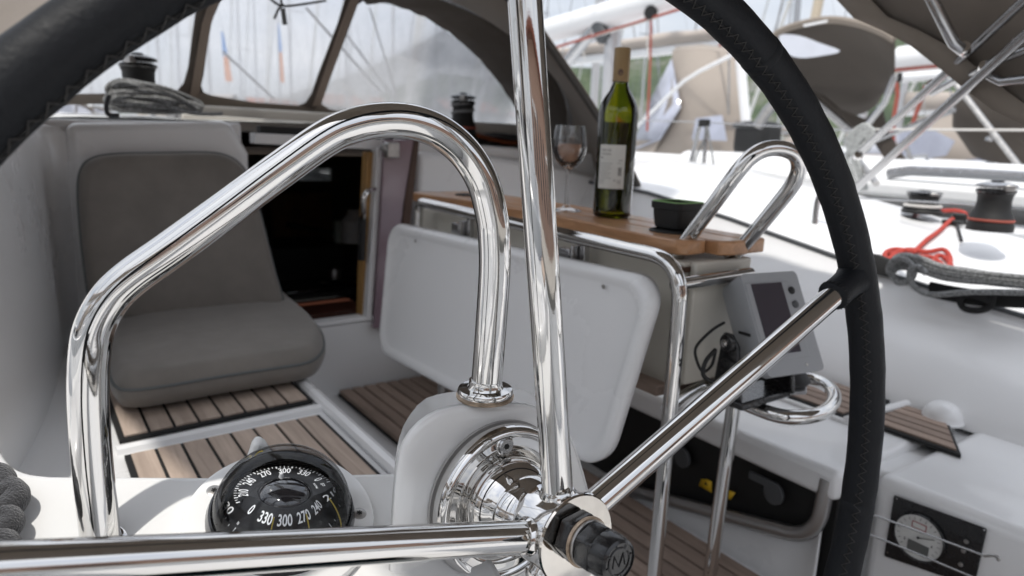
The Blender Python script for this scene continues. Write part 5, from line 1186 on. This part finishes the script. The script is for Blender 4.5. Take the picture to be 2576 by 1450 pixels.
MB().box(PX(1512, 78, 4.9), (.10, .15, .24), Matrix.Rotation(-.6, 3, 'X')).build('vang_fitting', GREYD, A_, bevel=.03)
MB().box(PX(1455, 50, 4.9), (.05, .10, .14)).build('boom_fitting', STEELD, A_, bevel=.02)
MB().lathe([(.0, -.02), (.06, -.02), (.065, 0), (.06, .02), (0, .02)], PX(1637, 32, 4.85), (1, .3, 0), 16).build('sheet_block', BLKM, A_)
MB().tube([PX(1638, 45, 4.85), PX(1636, 150, 4.88), PX(1628, 330, 4.9)], .012, 6).build('red_sheet', REDL, A_)
CANVX = mat('shade_darkened_canvas', (.072, .060, .050), .9, var=.12, vscale=2)  # canvas brown darkened to stand in for the shade inside A's hood
# brown hood of A standing open, seen from aft
dh = lambda pts, X_: [PX(x, y, X_) for x, y in pts]
edge_f = dh([(1915, 120), (1960, 82), (2020, 60), (2090, 50), (2160, 60), (2215, 80), (2250, 100)], 4.0)
edge_m = dh([(1925, 210), (1990, 150), (2080, 110), (2160, 110), (2225, 135), (2250, 190), (2248, 235)], 4.35)
edge_b = dh([(1990, 280), (2060, 290), (2120, 292), (2170, 285), (2205, 262), (2222, 235), (2248, 235)], 4.9)
def hoodrows(A, B, n=5): return [[a.lerp(b, t/n) for a, b in zip(A, B)] for t in range(n+1)]
sm1 = cr_path(edge_f, 4); sm2 = cr_path(edge_m, 4); sm3 = cr_path(edge_b, 4)
# roof shell and inner back as one continuous canvas dome
rws = []
for t in range(11):
    u = t/10
    rws.append([(a*(1-u)**2+b*2*u*(1-u)+c*u*u) for a, b, c in zip(sm1, sm2, sm3)])
MB().grid(rws).build('hood', CANVX, A_, solid=.012, angle=180)
MB().tube(sm1, .022, 6).build('hood_bow', mat('hem_brown', (.19, .165, .14), .9), A_)
MB().prism(cr_path(dh([(1960, 90), (2010, 90), (2060, 108), (2112, 128), (2070, 140), (2010, 146), (1975, 130)], 3.98), 3, True), (.01, 0, 0)).build('hood_window', mat('bright_hood_window', (.62, .64, .70), .2, coat=.5, var=.12, vscale=2), A_)
MB().prism(dh([(2020, 62), (2080, 50), (2080, 56), (2022, 68)], 3.97), (.01, 0, 0)).build('hood_label', WHITE, A_)
MB().prism(dh([(2035, 225), (2070, 240), (2110, 275), (2175, 300), (2215, 262), (2230, 330), (2275, 400), (2296, 450), (2250, 450), (2225, 400), (2180, 330), (2120, 330)], 4.6), (.02, 0, 0)).build('hood_side_flap', CANVX, A_, smooth=False)
MB().tube(dh([(1985, 208), (2060, 262), (2140, 330)], 4.3), .028, 8).build('hood_bow', STEELD, A_)
MB().tube(dh([(2252, 190), (2225, 260), (2170, 330)], 4.2), .018, 8).build('hood_bow', STEEL, A_)
MB().tube(dh([(1990, 216), (1930, 280), (1905, 318)], 4.3), .04, 8).build('hood_bow', STEELD, A_)
MB().tube(dh([(1862, 150), (1876, 300), (1884, 395)], 5.6), .045, 8).build('radar_post', WHITE, A_)
ot = thing('outboard_motor', 'black outboard motor clamped on the rail beside the white post', 'outboard motor', PX(1900, 400, 5.3))
mb = MB(); mb.box(PX(1905, 350, 5.3), (.30, .34, .30)); mb.build('cowling', BLKM, ot, bevel=.08, seg=4); MB().box(PX(1900, 385, 5.3), (.14, .16, .22)).build('leg', BLKM, ot, bevel=.03); MB().box(PX(1905, 318, 5.3), (.32, .3, .05)).build('lid', BLK, ot, bevel=.02)
# yacht B: beige hood and cockpit tent
B_ = yacht('white yacht under the beige tents, second to starboard', 9.1, 9.4, 0, bimini=False, cover=None, boomz=0, detail=0)
for c in list(B_.children):
    if c.name.startswith(('sprayhood', 'hood_window', 'hood_seam')): bpy.data.objects.remove(c)
C_ = yacht('white yacht third to starboard with long white boom', 13.4, 6.5, 0, cover=None, boomz=1.7, canvas=CANVB, bimini=False, detail=0)
def BX(px, X_=8.0): return [PX(x, y, X_) for x, y in px]
cr3 = thing('cockpit_tent', 'beige canvas cockpit tent with clear windows behind the wine bottle', 'tent', PX(1760, 420, 7.2))
rw1 = [(1628, 258), (1660, 175), (1692, 132), (1700, 128)]
MB().grid([BX([(1692, 132), (1760, 126), (1850, 136), (1868, 150)], 6.9), BX([(1690, 220), (1760, 230), (1850, 240), (1872, 240)], 6.7), BX([(1640, 392), (1720, 398), (1860, 420), (1912, 478)], 6.4)]).build('tent_wall', CANVB, cr3, solid=.01)
MB().grid([BX([(1692, 132), (1760, 126), (1850, 136), (1868, 150)], 6.9), BX([(1700, 118), (1765, 112), (1850, 124), (1868, 140)], 7.9)]).build('tent_roof', CANVB, cr3, solid=.01)
vinb = mat('blueish_vinyl', (.40, .42, .50), .15, coat=.6, var=.3, vscale=1.3)
MB().grid([BX([(1640, 245), (1690, 148)], 6.85), BX([(1600, 345), (1712, 270)], 6.55), BX([(1590, 380), (1660, 352)], 6.38)]).build('tent_window', vinb, cr3, solid=.01)
MB().prism(BX([(1750, 298), (1815, 290), (1828, 355), (1740, 352)], 6.36), (.01, 0, 0)).build('tent_window', vinb, cr3)
MB().prism(BX([(1590, 352), (1660, 355), (1640, 392), (1590, 384)], 6.40), (.01, 0, 0)).build('tent_skirt', CANVB, cr3)
MB().tube(BX([(1868, 150), (1876, 260), (1900, 440)], 6.38), .02, 8).build('tent_edge', WHITE, cr3)
t = MB().tube(BX([(1590, 330), (1720, 205), (1760, 180), (1860, 130)], 6.3), .022, 8).build('tent_pole', WHITE); tag(t, 'long white pole slanting across the beige tent behind the bottle', 'pole')
t2 = thing('cockpit_tent', 'beige canvas tent with two shiny windows at the right edge', 'tent', PX(2400, 440, 7.0))
MB().grid([BX([(2238, 380), (2300, 320), (2370, 285), (2480, 262), (2600, 240)], 7.0), BX([(2236, 448), (2300, 448), (2370, 452), (2480, 458), (2600, 462)], 6.6)]).build('tent_wall', CANVB, t2, solid=.01)
MB().grid([BX([(2238, 380), (2300, 320), (2370, 285), (2480, 262), (2600, 240)], 7.0), BX([(2300, 310), (2360, 280), (2420, 262), (2500, 250), (2600, 230)], 8.4)]).build('tent_roof', CANVB, t2, solid=.01)
MB().prism(BX([(2262, 335), (2335, 320), (2402, 355), (2380, 392), (2290, 408), (2255, 404)], 6.56), (.01, 0, 0)).build('tent_window', vinb, t2)
MB().prism(BX([(2405, 428), (2430, 402), (2478, 398), (2502, 418), (2502, 430)], 6.55), (.01, 0, 0)).build('tent_window', mat('deep_blueish_vinyl', (.25, .27, .36), .12, coat=.8, var=.35, vscale=3), t2)
t = MB().tube([PX(2100, 400, 4.6), PX(2320, 306, 4.6), PX(2450, 262, 4.6), PX(2600, 190, 4.6)], .016, 8).build('rail_tube', STEEL); tag(t, 'steel tube slanting over the right beige tent', 'tube')
t = MB().tube([PX(2395, 200, 4.0), PX(2480, 310, 4.0), PX(2580, 440, 4.0)], .014, 8).build('rail_tube', STEELD); tag(t, 'dark steel tube falling to the lower right beside the beige tent', 'tube')
t = MB().tube([PX(2280, 370, 4.2), PX(2310, 450, 4.2)], .013, 8).build('rail_tube', STEELD); tag(t, 'short dark strut below the crossing bimini tubes', 'tube')
hd = thing('folded_hood', 'rounded dark hood on a neighbouring yacht cut by the right edge', 'hood', PX(2560, 350, 4.6))
MB().lathe([(.0, 0), (.28, .02), (.40, .18), (.42, .34), (.30, .50), (.12, .58), (0, .6)], PX(2580, 400, 4.9), (-.2, -.1, 1), 20).build('hood_body', CANVX, hd, angle=180)
MB().tube([PX(2490, 355, 4.5), PX(2505, 320, 4.5), PX(2560, 275, 4.5), PX(2620, 262, 4.5)], .028, 8).build('hood_rim', STEEL, hd)
# long rail and gunwale of A next to us
MB().tube([PX(2235, 438, 3.2), PX(2290, 430, 3.2), PX(2430, 436, 3.2), PX(2620, 448, 3.2)], .022, 8).build('rub_rail', STEEL, A_)
MB().prism([V((3.15, .2, -.20)), V((3.15, 5.5, -.14)), V((3.6, 5.5, -.10)), V((3.6, .2, -.14))], (0, 0, .07)).build('side_deck', GELD, A_, bevel=.02)
for (x, y) in ((2345, 300),): pass
# boom of a far yacht with blue letters
bo = thing('white_boom', 'white boom end with blue lettering and a red line under it', 'boom', PX(2330, 180, 8.9))
bm0 = [PX(2252, 155, 8.9), PX(2262, 150, 8.9), PX(2450, 130, 8.9)]
MB().tube([PX(2249, 152, 8.9), PX(2256, 152, 8.9), PX(2262, 151, 8.9), PX(2600, 120, 8.9)], [.07, .13, .155, .155], 18).build('boom_tube', WHITE, bo)
ax1 = (PX(2450, 134, 8.73)-PX(2360, 143, 8.73)).normalized(); up1 = V((0, 0, 1))
mb = MB(); put_text(mb, 'Nav', .17, PX(2386, 141, 8.725), ax1, up1, None, .9); mb.build('lettering', mat('blue_print', (.06, .09, .32), .5), bo, smooth=False, fixn=False)
MB().tube([PX(2252, 177, 8.8), PX(2340, 168, 8.8), PX(2450, 160, 8.8)], .022, 6).build('red_line', REDL, bo)
MB().tube([PX(2255, 190, 8.8), PX(2258, 240, 8.8), PX(2248, 300, 8.8), PX(2246, 400, 8.8)], .024, 6).build('red_sheet', REDL, bo)
MB().tube([PX(2330, 215, 8.8), PX(2300, 300, 8.8), PX(2272, 400, 8.8)], .024, 6).build('red_sheet', REDL, bo)
MB().box(PX(2262, 196, 8.8), (.05, .07, .11)).build('sheet_block', BLKM, bo, bevel=.02)
MB().tube([PX(2215, 148, 8.9), PX(2280, 142, 8.9), PX(2330, 128, 8.9)], .03, 8).build('gooseneck_bar', STEEL, bo)
# beige-covered boom across the sky left of the bottle
bc = thing('covered_boom', 'boom with beige sail cover and white letters above the wine bottle', 'boom', PX(1620, 120, 8.3))
rows = []
for i in range(11):
    u = i/10; x = 1405+430*u; yt = 122-(60 if u < 1 else 56)*u+3*math.sin(i*1.7); yb_ = 148-48*u+2*math.sin(i*2.3)
    a, b = PX(x, yt, 8.3), PX(x, yb_, 8.3); c = (a+b)/2; hh_ = (a-b).length/2; nn_ = V((1, 0, 0)); row = []
    for k in range(10):
        t_ = 2*math.pi*k/10; row.append(c+V((0, 0, 1))*hh_*math.sin(t_)*(1+.05*math.sin(i+k))+nn_*.14*math.cos(t_))
    rows.append(row)
mb = MB(); mb.grid(rows, closed=True); mb.add(rows[0], [tuple(range(10))]); mb.add(rows[-1], [tuple(reversed(range(10)))]); mb.build('sail_cover', SAILC, bc, angle=180)
MB().tube([PX(1400, 158, 8.3), PX(1840, 108, 8.3)], .075, 12).build('boom_tube', WHITE, bc)
ax2 = (PX(1600, 100, 8.1)-PX(1500, 112, 8.1)).normalized()
mb = MB(); put_text(mb, '54', .14, PX(1533, 91, 8.13), ax2, V((0, 0, 1)), None, .8); put_text(mb, 'a', .12, PX(1486, 103, 8.13), ax2, V((0, 0, 1)), None, .8); put_text(mb, 'o', .10, PX(1508, 98, 8.13), ax2, V((0, 0, 1)), None, .8); mb.build('cover_letters', WHITE, bc, smooth=False, fixn=False)
for x in (1470, 1530, 1632): MB().tube([PX(x, 90, 8.12), PX(x-4, 110, 8.12), PX(x, 150, 8.12)], .012, 5).build('reef_tie', WHITER, bc)
MB().tube([PX(1828, 60, 8.2), PX(1815, 100, 8.2), PX(1808, 130, 8.2)], .02, 5).build('red_tail', REDL, bc)

def one(name, label, cat, pts, r, m, n=8):
    o = MB().tube(pts, r, n).build(name, m); tag(o, label, cat)
one('mast_tube', 'cream coloured mast rising behind the brown hood', 'mast', [PX(2046, 70, 11.5), PX(2072, -60, 11.5)], .085, mat('cream_mast', (.55, .47, .36), .5), 12)
one('mast_tube', 'slim grey mast just left of the cream mast', 'mast', [PX(2002, 70, 15.0), PX(2012, -60, 15.0)], .075, STEEL, 10)
one('stay', 'thin dark stay left of the brown hood', 'stay', [PX(1935, 150, 9.0), PX(1975, -30, 9.0)], .014, STEELD, 6)
one('stay', 'thin stay leaning between the white boom and the wheel rim', 'stay', [PX(1740, 130, 9.0), PX(1765, -20, 9.0)], .013, STEELD, 6)
one('stay', 'thin vertical stay crossing the beige covered boom', 'stay', [PX(1590, 40, 9.5), PX(1600, 110, 9.5)], .012, STEELD, 6)
one('rail_tube', 'bright tube of a stern rail low behind the right tent', 'rail', [PX(2240, 440, 5.5), PX(2245, 400, 5.5), PX(2330, 392, 5.5), PX(2338, 440, 5.5)], .016, STEEL)
one('rail_tube', 'bright tube leaning left beside the right tent window', 'rail', [PX(2494, 330, 5.5), PX(2540, 440, 5.5)], .022, WHITE)
one('rail_tube', 'thin pale rail crossing under the right tent windows', 'rail', [PX(2230, 410, 5.0), PX(2420, 428, 5.0), PX(2600, 380, 5.0)], .012, STEEL)
one('stern_arch', 'small steel arch with a round lamp on a distant white stern', 'arch', [PX(1512, 270, 8.5), PX(1515, 240, 8.5), PX(1540, 236, 8.5), PX(1552, 262, 8.5)], .02, STEEL)
one('rail_tube', 'grey strut from the knotted rope down to the deck', 'strut', [PX(2150, 392, 2.75), PX(2205, 462, 2.6)], .012, STEELD)
# ================================================================ YACHTS FURTHER AWAY
lab = [('white yacht close to port seen only as a reflection in the steel', -4.0, 1.5), ('white yacht second to port mirrored in the steel', -8.3, 1.0),
       ('white yacht fourth to starboard beyond the white boom', 17.8, 8.0), ('white yacht fifth in the starboard row', 22.2, 7.5), ('white yacht sixth in the starboard row', 26.6, 8.2), ('white yacht at the far end of the starboard row', 31, 7.2)]
proto = None
def copy_tree(src, loc, rotz, label, group=None):
    r = src.copy(); COL.objects.link(r); r.location = loc; r.rotation_euler = (0, 0, rotz); tag(r, label, None, group)
    for ch in src.children:
        c = ch.copy(); COL.objects.link(c); c.parent = r
        for g in ch.children:
            d = g.copy(); COL.objects.link(d); d.parent = c
    return r
proto = yacht(lab[0][0], lab[0][1], lab[0][2], detail=1, canvas=CANVB)
for l_, x, y in lab[1:]: copy_tree(proto, (x, y, WATER), 0, l_)
farp = yacht('distant white yacht with blue furled sail edge behind the middle sprayhood window', 7.5, 34, 0, detail=0, bimini=False, mast=19)
far = [(1.5, 33, 'distant yacht whose mast stands behind the left sprayhood window'), (12.5, 30, 'distant yacht behind the right part of the sprayhood window'), (17.5, 36, 'distant yacht whose mast rises left of the white boom'), (22, 29, 'distant yacht behind the beige covered boom'), (4.2, 52, 'farther yacht between two masts in the middle window'), (10, 55, 'farther yacht in the right sprayhood window near the hill foot'), (15.5, 50, 'farther yacht left of the arched rail top'), (24, 58, 'farther yacht behind the wine bottle neck'), (32, 44, 'far yacht beyond the bottle to the right'), (39, 38, 'far yacht behind the wheel rim'), (46, 31, 'far yacht beyond the brown hood'), (-2.5, 48, 'farthest left yacht behind the leather rim'), (19.5, 70, 'smallest yacht in the distance at the foot of the hill'), (7, 44, 'distant yacht behind the centre of the middle window'), (13.5, 41, 'distant yacht just left of the small black winch'), (16, 62, 'very distant yacht behind the winch with the line'), (26, 36, 'distant yacht right of the wine bottle'), (29, 52, 'far yacht between bottle and beige tent'), (35, 60, 'very far yacht over the beige tent'), (2.8, 41, 'distant yacht behind the left zip of the hood window'), (43, 47, 'far yacht beyond the tent pole'), (52, 42, 'far yacht between brown hood and bimini hem')]
for i, (x, y, l_) in enumerate(far): 
    r = copy_tree(farp, (x, y, WATER), random.uniform(-.08, .08), l_, None); r.scale = (1, 1, random.uniform(.85, 1.12))
# blue and orange pennants behind the windows
for i, (x, y0, y1, y2, wd, l_) in enumerate(((562, 80, 140, 205, 9, 'wide blue and salmon pennant hanging behind the middle window'), (703, 60, 130, 208, 5, 'narrow blue and salmon pennant behind the middle window'))):
    t = thing('pennant', l_, 'flag', PY(x+10, y2, 9.0))
    MB().prism([PY(x-wd*.6, y0, 9), PY(x-wd*.1, y0, 9), PY(x+wd*1.3, y1, 9), PY(x-wd*.2, y1, 9)], (0, .01, 0)).build('blue_part', mat('pennant_blue', (.05, .22, .55), .8), t, smooth=False)
    MB().prism([PY(x, y1+2, 9), PY(x+wd*1.3, y1+2, 9), PY(x+wd*2.6, y2, 9), PY(x+wd*.6, y2, 9)], (0, .01, 0)).build('salmon_part', mat('pennant_salmon', (.60, .22, .08), .8), t, smooth=False)
# stays of our own yacht in front of the hood
rg = MB()
rig = thing('mast', 'own mast, out of the picture above, with its stays crossing the hood windows', 'mast', (.75, 5.2, 0))
MB().tube([V((.75, 5.2, 1.9)), V((.75, 5.2, 15))], .1, 16).build('mast_tube', mat('mast_alloy', (.55, .55, .56), .35, .6), rig)
MB().tube([V((.75, 5.1, 1.9)), V((.75, .3, 2.1))], .09, 12).build('boom', WHITE, rig)
MB().grid([[V((.75+.18*math.cos(a), 5.0-.5*i, 2.1+.28*math.sin(a)+.28)) for a in [rad(d) for d in range(-90, 271, 30)]] for i in range(9)]).build('sail_bag', CANVB, rig, solid=.01)
for P_ in ([PY(770, 20, 3.2), PY(958, 232, 3.2)], [PY(870, 85, 4.2), PY(1000, 260, 4.2)], [PY(560, 130, 3.6), PY(690, 250, 3.6)], [PY(930, 20, 5), PY(970, 150, 5), PY(1010, 280, 5)]):
    MB().tube(P_, .006 if P_[0].y < 4 else .007, 6).build('line', BLKM, rig)
MB().tube([PY(860, 215, 3.0), PY(930, 258, 3.0), PY(1020, 300, 3.0)], .008, 6).build('pale_line', WHITER, rig)
MB().tube([PX(1240, 150, 3.8), PX(1180, 330, 3.8)], .03, 8).build('babystay_tube', STEEL, rig)
# ================================================================ SHORE TOWN
for i in range(10):
    a = i/9; hx = 25+a*190+random.uniform(-4, 4); hy = 176-a*60+random.uniform(-5, 5); wd = random.uniform(9, 16); ht = random.uniform(5, 9)
    t = thing('shore_house', '%s with red tiled roof on the far shore' % random.choice(['plastered house', 'low stone house', 'pale house']), 'house', (hx, hy, WATER+1), 'red-roofed houses along the far shore')
    t['label'] = ['leftmost', 'second', 'third', 'fourth', 'fifth', 'sixth', 'seventh', 'eighth', 'ninth', 'tenth'][i]+' from the left of the red-roofed houses on the far shore'
    MB().box((hx, hy, WATER+1+ht/2), (wd, 9, ht)).build('wall', PLAST, t, smooth=False)
    MB().prism([V((hx-wd/2-.4, hy-5, WATER+1+ht)), V((hx+wd/2+.4, hy-5, WATER+1+ht)), V((hx+wd/2+.4, hy, WATER+1+ht+2.4)), V((hx-wd/2-.4, hy, WATER+1+ht+2.4))], (0, 0, .3)).build('roof', ROOF, t, smooth=False)
    MB().prism([V((hx-wd/2-.4, hy+5, WATER+1+ht)), V((hx+wd/2+.4, hy+5, WATER+1+ht)), V((hx+wd/2+.4, hy, WATER+1+ht+2.4)), V((hx-wd/2-.4, hy, WATER+1+ht+2.4))], (0, 0, .3)).build('roof', ROOF, t, smooth=False)
    for k in range(3): MB().box((hx-wd/3+wd/3*k, hy-4.52, WATER+1+ht*.6), (1.0, .08, 1.4)).build('window', GLAZ, t, smooth=False)
# quay side building and bollards behind the stern, mirrored in the steel
t = thing('harbour_building', 'long plastered harbour building behind the stern', 'building', (6, -15, -.4))
MB().box((6, -17, 1.6), (40, 6, 4.2)).build('wall', mat('pink_plaster', (.52, .34, .26), .85, var=.1, vscale=1), t, smooth=False); MB().box((6, -17, 3.9), (41, 7, .3)).build('roof', ROOF, t, smooth=False)
for i in range(9): MB().box((-10+i*4, -13.98, 1.3), (1.4, .06, 1.8)).build('window', GLAZ, t, smooth=False)
bpy.context.view_layer.update()
